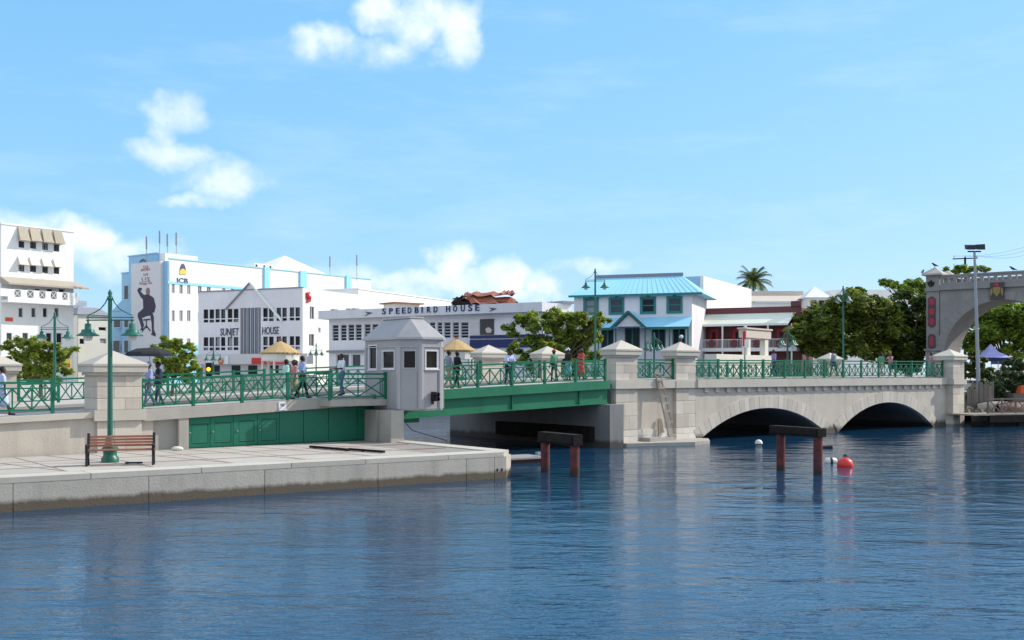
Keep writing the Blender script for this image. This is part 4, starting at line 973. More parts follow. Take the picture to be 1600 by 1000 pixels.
sheet((rp(736, 475, -.4), rp(812, 475, -.4), rp(805, 466, 1.2), rp(728, 460, 1.2))); sheet((rp(733, 463, .4), rp(800, 462, .4), rp(806, 456.5, 2), rp(738, 457.5, 2)))
sheet((rp(704, 474, .2), rp(735, 475, .2), rp(733, 459, 1.5), rp(712, 466, 1.5)), m='timber_dark'); sheet((rp(722, 467, .3), rp(760, 473, .3), rp(772, 458, 2), rp(726, 458, 2)))
sheet((rp(780, 460, .3), rp(807, 460, .3), rp(803, 454.5, 2.2), rp(787, 455, 2.2)))
for x0, y0, x1, y1 in ((705, 474, 722, 464), (715, 475, 724, 462), (707, 467, 730, 463)):
    p, q = rp(x0, y0, -.1), rp(x1, y1, -.1); b = MB(); b.bar(p, q, .12, .12); b.build('rafter', M['timber_dark'], T, F)
# white wall to the right of it
F = fac(856, 473, 893, 475, 118); T = thing('small_white_building', 'small white building between the lavender office and the blue-roofed house', 'building', F.w(1, 0, GZ))
b = MB(); b.box(0, F.L, 0, 6, GZ-.5, F.top); b.build('wall', M['wall_white'], T, F); b = MB(); b.box(F.along(877), F.L+.2, -.3, 3, F.top+.002, F.top+.3); b.build('roof', M['slat'], T, F)
p = at(861.5, 470, 113); an = thing('roof_antenna', 'thin pole standing behind the end of the lavender office', 'antenna', (p.x, p.y, GZ)); MB().tube([(p.x, p.y, GZ), (p.x, p.y, p.z)], .06, 6).build('mast', M['galv'], an)

# --- blue-roofed house
F = fac(897, 463, 1081, 458.3, 101); T = thing('blue_roofed_house', 'lavender two-storey house with bright blue hipped roof and blue porch roof', 'house', F.w(5, 0, GZ)); L = F.L; BH = F
hu = [rect(F, a, y0, b, y0+22) for a, b, y0 in ((914, 933, 467.5), (953.5, 973, 467.3), (1002.5, 1022.5, 466.2), (1044, 1064, 465.3))]
hd_ = [rect(F, a, 512, b, 545) for a, b in ((939, 959), (976, 1000), (1018, 1040), (1050.5, 1071))]
facade_wall(0, L, GZ-.5, F.top, hu+hd_, .25).build('wall', M['wall_lavender'], T, F)
windows(F, T, hu, M['roof_trim'], M['glass'], fw=.1, split=(.5,)); windows(F, T, hd_, M['roof_trim'], M['glass'], fw=.12, mull=2, name='door')
for h in hu:
    b = MB(); e = .16
    for q in ((h[0]-e, h[0]-.002, h[2]-e, h[3]+e), (h[1]+.002, h[1]+e, h[2]-e, h[3]+e), (h[0], h[1], h[3]+.002, h[3]+e), (h[0], h[1], h[2]-e, h[2]-.002)): b.box(q[0], q[1], -.06, -.002, q[2], q[3])
    m = (h[0]+h[1])/2; b.box(m-.14, m+.14, -.09, -.002, h[3]+e+.002, h[3]+e+.18); b.build('window_surround', M['roof_trim'], T, F)
b = MB(); b.box(.01, L-.01, .26, 9.3, GZ-.5, F.top-.05); b.add([(L, 0, GZ), (L, 9.5, GZ), (L, 9.5, F.top), (L, 0, F.top)], [(0, 1, 2, 3)]); b.build('shell', M['wall_lavender'], T, F)
zr = F.pix(990, 433, 4.2)[1]; ra0, ra1 = F.along(932, 4.2), F.along(1066, 4.2)
b = MB(); e = .45; z0 = F.top
b.add([(-e, -e, z0), (L+e+.6, -e, z0), (L+e+.6, 10, z0), (-e, 10, z0), (ra0, 4.2, zr), (ra1, 4.2, zr)], [(0, 3, 2, 1), (0, 1, 5, 4), (1, 2, 5), (2, 3, 4, 5), (3, 0, 4)]); rf_ = b.build('roof', M['roof_blue'], T, F)
b = MB(); b.box(-e, L+e+.6, -e-.03, -e+.05, z0-.14, z0+.06); b.build('eave_board', M['roof_trim'], rf_, F)
b = MB(); b.box(ra0-.1, ra1+.1, 4.1, 4.3, zr-.02, zr+.3); b.build('ridge', M['slat'], rf_, F)
for k in range(24):                               # standing seams
    t = (k+.5)/24; a_ = -e+(L+2*e+.6)*t; at_ = ra0+(ra1-ra0)*t
    lim = 1.0
    b = MB(); b.bar((a_, -e, z0+.03), (at_, 4.2, zr+.01), .03, .03); b.build('seam', M['roof_blue'], rf_, F)
zp0, zp1 = F.pix(1040, 511, -2)[1], F.pix(1040, 495)[1]
pa0, pa1 = F.along(930, -1), F.along(1079, -1); pg0, pg1 = F.along(957, -2), F.along(1009, -2)
b = MB()
for p, q in ((pa0, pg0+.6), (pg1-.6, pa1)): b.hexa([(p, -2, zp0-.05), (q, -2, zp0-.05), (q, -.0, zp1-.05), (p, -.0, zp1-.05)], [(p, -2, zp0), (q, -2, zp0), (q, -.0, zp1), (p, -.0, zp1)])
b.build('porch_roof', M['roof_blue'], T, F)
zk = F.pix(983, 486, -2)[1]; gm_ = (pg0+pg1)/2
b = MB(); b.hexa([(pg0-.1, -2.4, zp0-.1), (gm_, -2.4, zk-.1), (gm_, 0, zk-.1), (pg0-.1, 0, zp0-.1)], [(pg0-.1, -2.4, zp0+.05), (gm_, -2.4, zk+.05), (gm_, 0, zk+.05), (pg0-.1, 0, zp0+.05)])
b.hexa([(gm_, -2.4, zk-.1), (pg1+.1, -2.4, zp0-.1), (pg1+.1, 0, zp0-.1), (gm_, 0, zk-.1)], [(gm_, -2.4, zk+.05), (pg1+.1, -2.4, zp0+.05), (pg1+.1, 0, zp0+.05), (gm_, 0, zk+.05)]); b.build('porch_gable_roof', M['roof_blue'], T, F)
b = MB(); b.prism([(pg0+.4, zp0+.1), (pg1-.4, zp0+.1), (gm_, zk-.35)], -2.1, -1.9); b.build('porch_gable', M['wall_lavender'], T, F)
b = MB(); b.bar((pg0-.15, -2.43, zp0-.12), (gm_, -2.43, zk-.04), .07, .2); b.bar((pg1+.15, -2.43, zp0-.12), (gm_, -2.43, zk-.04), .07, .2); b.box(pa0, pg0, -2.06, -2.0, zp0-.22, zp0+.03); b.box(pg1, pa1, -2.06, -2.0, zp0-.22, zp0+.03); b.build('porch_trim', M['lamp_green'], T, F)
for x in (935, 962, 1008, 1046, 1075): 
    a_ = F.along(x, -1.9); b = MB(); b.tube([(a_, -1.9, GZ), (a_, -1.9, zp0-.02)], .07, 8); b.build('porch_post', M['lamp_green'], T, F)

# --- white gable-sided building behind it
F = fac(1098, 431, 1174, 452, 118); T = thing('white_gable_building', 'bright white windowless building with sloping top beside the blue roof', 'building', F.w(6, 0, GZ))
zA, zB = F.top, F.pix(1174, 452)[1]; L = F.L
b = MB(); b.prism([(0, GZ-.5), (L, GZ-.5), (L, zB), (L*.75, zA-.0), (L*.28, zA), (0, zA)], 0, .3)
b.build('wall', M['wall_white'], T, F)
F2 = Frame(F.o.x, F.o.y, F.ang+pi/2); 
b = MB(); b.box(-0.02, 8, .01, .3, GZ-.5, zA-.02); F2.b = -F2.b; b.build('wall', M['wall_blue'], T, F2)  # shaded front of the white building: its blue shade is put into the colour
# --- maroon building with balcony
F = fac(1083, 482.5, 1252, 478, 106); T = thing('maroon_house', 'dark maroon building with cream awning roof over a white railed balcony', 'building', F.w(5, 0, GZ)); L = F.L
hs = [rect(F, a, 514, b, 541) for a, b in ((1109, 1122), (1145, 1160), (1214, 1228))]
facade_wall(0, L, GZ-.5, F.top, hs, .2).build('wall', M['maroon'], T, F)
for h in hs:
    b = MB(); b.box(h[0], h[0]+.25, -.02, .15, h[2], h[3]); b.box(h[1]-.25, h[1], -.02, .15, h[2], h[3]); b.box(h[0]+.25, h[1]-.25, -.02, .15, h[3]-.3, h[3]); d_ = b.build('door', M['red_paint'], T, F); MB().box(h[0]+.25, h[1]-.25, .1, .14, h[2], h[3]-.3).build('pane', M['glass'], d_, F)
b = MB(); b.box(.01, L-.01, .21, 8, GZ-.5, F.top-.1); b.box(0, F.along(1098), -.1, .2, F.top+.002, F.top+.35); b.box(F.along(1236), L, -.15, .2, F.top+.002, F.top+.5); b.build('shell', M['maroon'], T, F)
a0, a1 = F.along(1094, -1), F.along(1241, -1); z0, z1 = F.pix(1165, 506, -2)[1], F.pix(1165, 490)[1]
b = MB(); b.hexa([(a0-.4, -2.1, z0-.06), (a1-.4, -2.1, z0-.06), (a1, 0, z1-.06), (a0, 0, z1-.06)], [(a0-.4, -2.1, z0), (a1-.4, -2.1, z0), (a1, 0, z1), (a0, 0, z1)]); b.build('awning_roof', M['cream_roof'], T, F)
b = MB(); b.box(a0-.4, a1-.4, -2.16, -2.1, z0-.2, z0+.02); b.build('awning_edge', M['wall_white'], T, F)
zs0, zs1, zr1 = F.pix(1150, 549, -2)[1], F.pix(1150, 543.5, -2)[1], F.pix(1150, 530, -2)[1]
b = MB(); b.box(a0-.3, a1+.4, -2.1, -.003, zs0, zs1); b.build('balcony_floor', M['wall_white'], T, F)
b = MB(); b.box(a0-.3, a1+.4, -2.08, -2.02, zr1-.06, zr1); n = 74
for k in range(n): a_ = a0-.25+(a1-a0+.6)*k/n; b.box(a_-.015, a_+.015, -2.065, -2.035, zs1, zr1-.06)
b.build('balcony_railing', M['wall_lavender'], T, F)
for x in (1094, 1129, 1166, 1200, 1237): a_ = F.along(x, -2.05); b = MB(); b.box(a_-.07, a_+.07, -2.14, -1.98, GZ, z0-.06); b.build('balcony_post', M['wall_white'], T, F)
for x in (1112, 1147, 1182.5, 1217):
    a_, z = F.pix(x, 537, -2.12); b = MB(); b.prism([(a_+.36*cos(i*pi/6), z+.42*sin(i*pi/6)) for i in range(12)], -2.13, -2.085); b.build('balcony_roundel', M['maroon'], T, F)
# --- beige roofs behind with cupola
F = fac(1172, 453, 1420, 453, 150); T = thing('beige_building', 'long beige building with stepped roofs and a white pyramid-roofed cupola', 'building', F.w(6, 0, GZ))
b = MB(); b.box(0, F.L*.36, 2, 10, F.top-.9, F.top); b.build('upper_roof', M['beige'], T, F)
z = F.pix(1220, 472)[1]; b = MB(); b.hexa([(0, -.5, z), (F.L*.5, -.5, z), (F.L*.5, 2, F.top-1.0), (0, 2, F.top-1.0)], [(0, -.5, z+.1), (F.L*.5, -.5, z+.1), (F.L*.5, 2, F.top-.6), (0, 2, F.top-.6)]); b.build('roof', M['beige'], T, F)
b = MB(); b.box(0, F.L, 0, 9, GZ-.5, z-.02); b.build('wall', M['wall_white'], T, F)
b = MB(); b.box(F.L*.51, F.L, -.4, 9, z, F.top); b.build('roof', M['wall_white'], T, F)
a0, a1 = F.along(1262, -3), F.along(1293, -3); z0, z1, zt = F.pix(1278, 490, -3)[1], F.pix(1278, 465, -3)[1], F.pix(1278, 446, -3)[1]
b = MB(); b.box(a0, a1, -3, 0, z0-3, z1); cu_ = b.build('cupola', M['wall_lavender'], T, F)
b = MB(); m = (a0+a1)/2; e = .5; b.add([(a0-e, -3-e, z1), (a1+e, -3-e, z1), (a1+e, .5, z1), (a0-e, .5, z1), (m, -1.5, zt)], [(3, 2, 1, 0), (0, 1, 4), (1, 2, 4), (2, 3, 4), (3, 0, 4)]); b.build('cupola_roof', M['wall_white'], cu_, F)
for t in (.15, .55): b = MB(); b.box(a0+(a1-a0)*t, a0+(a1-a0)*(t+.3), -3.05, -3.0, z1-1.3, z1-.4); b.build('window', M['glass'], cu_, F)
# --- cream gateway monument
F = fac(1166, 514, 1205, 517, 88); T = thing('gateway_monument', 'cream stone gateway with two posts and heavy lintel in front of the maroon building', 'monument', F.w(1, 0, GZ)); L = F.L
b = MB(); zb = F.pix(1185, 528.5)[1]; b.box(0, L, 0, .7, zb, F.top); b.box(-.12, L+.12, -.1, .8, F.top+.002, F.top+.14); b.build('lintel', M['beige'], T, F)
for x0, x1 in ((1169.5, 1174.5), (1197, 1202)): b = MB(); b.box(F.along(x0), F.along(x1), .1, .6, GZ+.9, zb-.002); b.build('post', M['wall_cream'], T, F)
b = MB(); b.box(F.along(1118), F.along(1206), -.1, 1, GZ-.3, F.pix(1180, 555)[1]); b.build('plinth', M['wall_cream'], T, F)
p = at(1164, 512, 87.5); T = thing('banner_post', 'post with red banner and white sign beside the cream gateway', 'sign', (p.x, p.y, GZ))
MB().tube([(p.x, p.y, GZ), (p.x, p.y, p.z)], .05, 6).build('pole', M['galv'], T); MB().box(p.x-.2, p.x+.05, p.y-.06, p.y-.02, p.z-1.6, p.z-.3).build('banner', M['red_paint'], T); MB().box(p.x-.05, p.x+.3, p.y-.1, p.y-.06, p.z-1.7, p.z-1.0).build('sign_board', M['wall_white'], T); MB().ball((p.x, p.y-.1, p.z), .16).build('finial', M['wall_cream'], T)

# --- memorial arch on the right
e_ = Vector((.78, -.626)); p0 = at(1446, 500, 97); AF = Frame(p0.x, p0.y, atan2(e_.y, e_.x)); F = AF
T = thing('memorial_arch', 'tall weathered grey stone arch with balustrade and red panels at the right edge', 'arch', F.w(0, 0, GZ))
def ap_(x, y, b=0.): return F.pix(x, y, b)
pw = F.along(1468)                               # pier width
D = 5.6                                          # depth of the arch
zt = ap_(1457, 450)[1]; zbase = ap_(1457, 548)[1]; zcap = ap_(1457, 430)[1]; zap = ap_(1457, 417.5, .8)[1]
def archpier(a0, b0, nm='pier'):
    b = MB(); w = pw; dd = 1.5
    b.box(a0, a0+w, b0, b0+dd, GZ-.5, zbase); b.box(a0-.12, a0+w+.12, b0-.12, b0+dd+.12, zbase+.002, zbase+.18); b.box(a0+.06, a0+w-.06, b0+.06, b0+dd-.06, zbase+.182, zt-.3)
    b.box(a0-.06, a0+w+.06, b0-.06, b0+dd+.06, zt-.298, zt); b.box(a0+.03, a0+w-.03, b0+.03, b0+dd-.03, zt+.002, zcap); p = b.build(nm, M['arch_stone'], T, F)
    b = MB(); e = .28; c4 = [(a0-e, b0-e), (a0+w+e, b0-e), (a0+w+e, b0+dd+e), (a0-e, b0+dd+e)]
    b.add([(*q, zcap+.002) for q in c4]+[(*q, zcap+.16) for q in c4]+[(a0+w/2, b0+dd/2, zap)], [(3, 2, 1, 0), (0, 1, 5, 4), (1, 2, 6, 5), (2, 3, 7, 6), (3, 0, 4, 7), (4, 5, 8), (5, 6, 8), (6, 7, 8), (7, 4, 8)]); b.build('cap', M['arch_cap'], p, F); return p
span_a = F.along(1566)                           # crown
AC = span_a; a_in = pw+.35; zcr = ap_(1566, 468)[1]
aend = 2*AC
P1 = archpier(0, 0); archpier(aend-pw, 0); archpier(0, D-1.5); archpier(aend-pw, D-1.5)
# arch face with semi-elliptic opening
hw = AC-a_in; zs_ = ap_(1480, 560)[1]; hz = zcr-zs_
def intr(a): t = (a-AC)/hw; return zs_+hz*sqrt(max(0, 1-t*t))
N = 30; xs = [a_in+(aend-2*a_in)*(.5-.5*cos(pi*i/N)) for i in range(N+1)]
b = MB(); zfl = ap_(1500, 452)[1]
for v in (.15, D-.15):
    b = MB()
    b.add([(pw-.02, v, GZ), (a_in, v, GZ), (a_in, v, zfl), (pw-.02, v, zfl)], [(0, 1, 2, 3)]); b.add([(aend-a_in, v, GZ), (aend-pw, v, GZ), (aend-pw, v, zfl), (aend-a_in, v, zfl)], [(0, 1, 2, 3)])
    for p, q in zip(xs, xs[1:]): b.add([(p, v, intr(p)), (q, v, intr(q)), (q, v, zfl), (p, v, zfl)], [(0, 1, 2, 3)])
    b.build('arch_face', M['arch_stone'], T, F)
b = MB()
for p, q in zip(xs, xs[1:]): b.add([(p, .15, intr(p)), (q, .15, intr(q)), (q, D-.15, intr(q)), (p, D-.15, intr(p))], [(0, 1, 2, 3)])
for a_ in (a_in, aend-a_in): b.add([(a_, .15, GZ), (a_, D-.15, GZ), (a_, D-.15, zs_), (a_, .15, zs_)], [(0, 1, 2, 3)])
b.build('arch_soffit', M['arch_stone'], T, F)
for k in range(N-2):                              # ring of arch stones
    p, q = xs[k+1], xs[k+2]
    def nrm(a): t = (a-AC)/hw; nx, nz = t/hw, sqrt(max(0, 1-t*t))/hz; l = math.hypot(nx, nz); return nx/l, nz/l
    n0, n1_ = nrm(p), nrm(q); t_ = .75; g_ = (q-p)*.012
    c4 = [(p+g_, intr(p+g_)), (q-g_, intr(q-g_)), (q-g_+n1_[0]*t_, min(zfl-.02, intr(q-g_)+n1_[1]*t_)), (p+g_+n0[0]*t_, min(zfl-.02, intr(p+g_)+n0[1]*t_))]
    b = MB(); b.prism(c4, .0-.02*(k % 2), .3); b.build('arch_stone', M['arch_stone'], T, F)
b = MB(); b.box(pw, aend-pw, -.1, D+.1, zfl+.002, zfl+.3); b.build('cornice', M['arch_stone'], T, F)
# pierced balustrade: panels with openings
zb0, zb1 = zfl+.302, zfl+1.42
for v in (.0, D-.2):
    b = MB(); b.box(pw, aend-pw, v-.05, v+.2, zb1-.16, zb1); b.box(pw, aend-pw, v-.02, v+.17, zb0, zb0+.2); b.build('balustrade_rail', M['arch_stone'], T, F)
    n = 9
    for k in range(n+1):
        a_ = pw+.2+(aend-2*pw-.4)*k/n
        q = MB(); q.box(a_-.14, a_+.14, v-.02, v+.17, zb0+.202, zb1-.162); q.build('balustrade_post', M['arch_stone'], T, F)
        if k < n:
            L_ = (aend-2*pw-.4)/n; c_ = a_+L_/2
            q = MB(); q.box(c_-.07, c_+.07, v, v+.15, zb0+.202, zb1-.162); q.box(a_+.14, c_-.07, v, v+.15, zb1-.36, zb1-.164); q.box(c_+.07, a_+L_-.14, v, v+.15, zb1-.36, zb1-.164); q.box(a_+.14, c_-.07, v, v+.15, zb0+.202, zb0+.36); q.box(c_+.07, a_+L_-.14, v, v+.15, zb0+.202, zb0+.36); q.build('balustrade_panel', M['arch_stone'], T, F)
# keystone block with coat of arms
k0, k1 = F.along(1547, -.3), F.along(1568, -.3); kz0, kz1 = ap_(1558, 468, -.3)[1], ap_(1558, 441, -.3)[1]
b = MB(); b.box(k0, k1, -.3, .14, kz0, kz1); ks = b.build('keystone', M['panel_dark'], T, F)
km = (k0+k1)/2; kz = (kz0+kz1)/2
MB().prism([(km-.3, kz+.35), (km+.3, kz+.35), (km+.3, kz-.1), (km, kz-.55), (km-.3, kz-.1)], -.36, -.302).build('shield', M['gold'], ks, F)
MB().prism([(km-.16, kz+.75), (km+.16, kz+.75), (km+.2, kz+.4), (km-.2, kz+.4)], -.37, -.302).build('crest', M['panel_red'], ks, F)
for s in (-1, 1): MB().prism([(km+s*.36, kz+.3), (km+s*.55, kz+.1), (km+s*.5, kz-.5), (km+s*.34, kz-.2)], -.35, -.302).build('supporter', M['gold'], ks, F)
# emblem and red panels on the left pier
def pier_poly(pts, m, nm, par, d0=-.06, d1=.055): b = MB(); b.prism([ap_(x, y) for x, y in pts], d0, d1); return b.build(nm, M[m], par, F)
tri = MB()
for path in (((1454.5, 447), (1454.5, 438)), ((1454.2, 447), (1451.5, 444.5), (1450.3, 440.5)), ((1454.8, 447), (1457.5, 444.5), (1458.7, 440.5)), ((1453.2, 440), (1455.8, 440))):
    tri.tube([(ap_(x, y)[0], -.0, ap_(x, y)[1]) for x, y in path], .11, 6)
tri.build('trident_emblem', M['black'], P1, F)
def rounded(x0, x1, y0, y1, m, nm, par, d0, d1):
    r = (x1-x0)*.3; pts = [(x0, y0+r), (x0+r, y0), (x1-r, y0), (x1, y0+r), (x1, y1-r), (x1-r, y1), (x0+r, y1), (x0, y1-r)]; return pier_poly(pts, m, nm, par, d0, d1)
pa = rounded(1450, 1461.5, 463.5, 511, 'panel_dark', 'inscription_panel', P1, -.03, .055)
for y in (466, 481.5, 497): rounded(1451.3, 1460, y, y+11, 'panel_red', 'red_plaque', pa, -.06, -.032)
pa = rounded(1450, 1461.5, 522, 545, 'panel_dark', 'inscription_panel', P1, -.03, .055); rounded(1452.5, 1459, 526, 541, 'panel_red', 'red_plaque', pa, -.06, -.032)
# ------------------------------------------------------------------ trees
DENS = 3.6
def tree(name, label, base, clumps, leaf, lm, trunk_r=.2, nleaf=120, flat=.75, seed=1, aspect=.5, group=None, cat='tree', limbs=True):
    """clumps: (x,y,z,r) world blobs where twigs end; limbs run to every clump, leaves fill them unevenly"""
    rg = random.Random(seed); base = Vector(base)
    T = thing(name, label, cat, base, group)
    cs = [(Vector(c[:3]), c[3]) for c in clumps]; cen = sum((c for c, r in cs), Vector())/len(cs)
    fork = Vector((base.x*.7+cen.x*.3, base.y*.7+cen.y*.3, base.z+(cen.z-base.z)*.42))
    tm = MB(); mid = base.lerp(fork, .5)+Vector((rg.uniform(-.15, .15), rg.uniform(-.15, .15), 0))
    tm.tube([base-Vector((0, 0, .3)), mid, fork], [trunk_r*1.25, trunk_r, trunk_r*.8], 8)
    for c, r in cs:
        m = fork.lerp(c, .5)+Vector((rg.uniform(-.3, .3), rg.uniform(-.3, .3), rg.uniform(0, .5)*r))
        tm.tube([fork, m, c], [trunk_r*.45, trunk_r*.28, trunk_r*.08], 5)
        for k in range(3):
            q = c+Vector((rg.uniform(-1, 1), rg.uniform(-1, 1), rg.uniform(-.6, .6)))*r*.9
            tm.tube([m.lerp(c, .6), q], [trunk_r*.12, trunk_r*.04], 4)
    tm.build('trunk', M['bark'], T)
    cm = MB(); vs = []; fs = []
    for c, r in cs:
        n = int(nleaf*(r**2)*DENS); subs = []
        for k in range(max(7, int(11*r))):          # sub-clumps give light and dark lumps and gaps
            d = Vector((rg.gauss(0, 1), rg.gauss(0, 1), rg.gauss(0, 1))).normalized()*r*rg.uniform(.45, 1.0); d.z *= flat
            subs.append((c+d, r*rg.uniform(.28, .52)))
        for k in range(n):
            s, sr = rg.choice(subs); d = Vector((rg.gauss(0, 1), rg.gauss(0, 1), rg.gauss(0, 1))).normalized()*sr*rg.random()**.4; d.z *= .8
            p = s+d; L = leaf*rg.uniform(.65, 1.25); w = L*aspect
            nrm = (Vector((rg.gauss(0, .55), rg.gauss(0, .55), 1.0))+d.normalized()*.55).normalized()
            x = nrm.orthogonal().normalized(); x = (Matrix.Rotation(rg.uniform(0, 2*pi), 3, nrm) @ x); y = nrm.cross(x)
            i = len(vs); fold = nrm*(-w*.22)
            vs += [p-x*L/2, p+y*w/2+fold, p+x*L/2, p-y*w/2+fold]
            fs += [(i, i+1, i+2), (i, i+2, i+3)]
    me = bpy.data.meshes.new('crown'); me.from_pydata([tuple(v) for v in vs], [], fs); me.materials.append(M[lm]); me.update()
    put('crown', me, T); return T
def cl(lst, Y, jit=1.5, seed=0):
    """clumps given by measured outline position: (px, py, radius px[, extra distance])"""
    rg = random.Random(seed); out = []
    for q in lst:
        d = Y+(q[3] if len(q) > 3 else rg.uniform(-jit, jit)); p = at(q[0], q[1], d); out.append((p.x, p.y, p.z, q[2]*1.22*d/FPX))
    return out
Y = 74
tree('almond_tree', 'broad leafy green tree in front of the lavender office, left of the tall lamp post', (at(872, 600, Y).x, Y, GZ), cl([(825, 500, 16), (812, 497, 8), (846, 512, 17), (866, 492, 14), (884, 500, 18), (905, 496, 15), (915, 515, 18), (850, 535, 20), (822, 528, 12), (880, 525, 22), (905, 540, 18), (925, 505, 13), (938, 496, 9), (795, 510, 9), (800, 522, 7), (860, 552, 20), (890, 556, 18), (920, 530, 14), (838, 556, 14), (808, 545, 12), (935, 522, 8), (950, 499, 6), (868, 508, 14), (870, 572, 18), (842, 572, 16), (900, 574, 17), (822, 562, 13), (925, 556, 12)], Y, 2.2), .42, 'leaf_almond', .16, 150, .6, 11)
Y = 66
tree('almond_tree', 'small leafy tree behind the railing near the black umbrella', (at(268, 600, Y).x, Y, GZ), cl([(262, 538, 12), (280, 541, 13), (247, 545, 10), (296, 552, 12), (270, 558, 15), (252, 563, 12), (290, 565, 13), (306, 574, 9), (273, 574, 13), (255, 530, 7), (300, 540, 6), (262, 586, 13), (286, 586, 12), (300, 584, 9)], Y, 1.5), .38, 'leaf_almond', .10, 175, .65, 12)
Y = 62
tree('almond_tree', 'spreading leafy tree at the left edge beside the white stone pillar', (at(65, 600, Y).x, Y, GZ), cl([(18, 531, 9), (32, 536, 12), (45, 540, 13), (60, 535, 11), (75, 543, 13), (90, 548, 13), (36, 553, 14), (55, 556, 16), (78, 560, 15), (100, 552, 10), (30, 570, 12), (50, 575, 15), (72, 576, 14), (8, 541, 8), (112, 549, 7), (118, 543, 5), (25, 561, 10), (95, 568, 10), (34, 586, 13), (58, 589, 14), (84, 586, 13), (104, 578, 9)], Y, 1.8), .36, 'leaf_almond', .12, 165, .6, 13)
Y = 99
tree('fig_tree', 'large rounded dark green tree behind the bridge, nearest the cream gateway', (at(1290, 600, Y).x, Y, GZ), cl([(1262, 500, 20), (1285, 490, 22), (1310, 484, 24), (1338, 472, 22), (1365, 478, 22), (1250, 520, 18), (1275, 520, 24), (1305, 515, 28), (1335, 505, 28), (1370, 505, 26), (1255, 540, 18), (1290, 545, 22), (1325, 540, 24), (1360, 535, 26), (1340, 460, 12), (1385, 492, 18), (1390, 520, 22)], Y, 3.5), .55, 'leaf_fig', .35, 120, .75, 14)
Y = 104
tree('fig_tree', 'dark dense tree immediately left of the grey arch pier', (at(1415, 600, Y).x, Y, GZ), cl([(1400, 500, 26), (1425, 490, 24), (1440, 510, 24), (1405, 535, 26), (1435, 540, 26), (1380, 545, 20), (1420, 470, 18), (1440, 470, 16), (1395, 560, 18), (1460, 520, 18), (1415, 560, 20)], Y, 3), .5, 'leaf_dark', .35, 150, .8, 15)
Y = 109
tree('almond_tree', 'tall tree with layered branches rising behind the grey arch', (at(1450, 600, Y).x, Y, GZ), cl([(1380, 440, 7), (1390, 442, 8), (1402, 446, 9), (1415, 452, 11), (1430, 440, 12), (1440, 448, 14), (1425, 462, 13), (1500, 420, 9), (1515, 422, 9), (1530, 419, 7), (1485, 424, 10), (1408, 462, 8), (1540, 420, 5), (1460, 470, 16)], Y, 2), .5, 'leaf_right', .25, 170, .45, 16)
Y = 108
tree('almond_tree', 'bright green tree seen through the opening of the grey arch', (at(1570, 600, Y).x, Y, GZ), cl([(1530, 500, 20), (1550, 490, 22), (1575, 485, 22), (1598, 492, 24), (1520, 525, 16), (1545, 520, 22), (1570, 515, 24), (1600, 520, 26), (1515, 545, 12), (1535, 545, 16), (1565, 475, 14), (1620, 500, 24), (1590, 545, 18)], Y, 3), .55, 'leaf_right', .25, 110, .7, 17)
Y = 79
tree('hedge_bush', 'wide dark hedge growing along the bank behind the boats and fence', (at(1575, 640, Y).x, Y, .85), cl([(1516, 622, 9), (1526, 612, 10), (1536, 604, 10), (1534, 624, 10), (1546, 612, 11), (1558, 604, 13), (1575, 606, 14), (1592, 604, 14), (1606, 606, 14), (1552, 624, 12), (1568, 624, 13), (1586, 624, 13), (1604, 622, 13), (1565, 590, 11), (1584, 588, 12), (1602, 588, 12)], Y, .8), .28, 'leaf_hedge', .06, 300, .8, 28, cat='bush')
Y = 84
tree('hedge_bush', 'low grey-green bush beside the tents at the right edge', (at(1580, 605, Y).x, Y, .9), cl([(1568, 582, 12), (1580, 575, 14), (1595, 578, 15), (1572, 595, 13), (1588, 598, 15), (1603, 592, 15), (1560, 600, 9), (1598, 568, 9)], Y, 1.2), .3, 'leaf_hedge', .06, 330, .8, 18, cat='bush')
Y = 95
tree('hedge_bush', 'dark shrubs at the foot of the arch between pole and bridge pillar', (at(1530, 605, Y).x, Y, .9), cl([(1515, 570, 10), (1525, 560, 12), (1540, 572, 11), (1532, 585, 12), (1518, 586, 9), (1548, 588, 9)], Y, 1.5), .34, 'leaf_dark', .06, 260, .8, 19, cat='bush')
# coconut palm
Y = 165; c = at(1177, 443, Y); T = thing('coconut_palm', 'coconut palm showing above the white building roofs', 'palm', (c.x, c.y, GZ))
MB().tube([(c.x+.3, c.y, GZ-.3), (c.x+.1, c.y, (GZ+c.z)/2), (c.x, c.y, c.z)], [.28, .2, .16], 8).build('trunk', M['bark'], T)
rg = random.Random(5); 
for k in range(34):
    az_ = 2*pi*k/34*3.1+rg.uniform(-.2, .2); up = rg.uniform(.0, 1.4); L = rg.uniform(2.8, 3.9); m = MB(); pts = []
    d = Vector((cos(az_)*cos(up), sin(az_)*cos(up), sin(up))); p = c.copy()
    for i in range(9): pts.append(p.copy()); p = p+d*L/8; d = (d+Vector((.015, 0, -.20))).normalized()
    m.tube(pts, [.05*(1-i/10) for i in range(9)], 4)
    for i in range(1, 9):
        for s_ in (-1, 1):
            for h in (0, .5):
                q = pts[i-1].lerp(pts[i], h); t = (pts[i]-pts[i-1]).normalized(); side = t.cross(Vector((0, 0, 1))).normalized()*s_
                e = q+(side*.75+t*.55+Vector((0, 0, -.45)))*(1.0-.45*abs(i/8-.45))*1.1; wd = t*.10
                m.add([q-wd, q+wd, e], [(0, 1, 2)])
    m.build('frond', M['leaf_palm'], T)

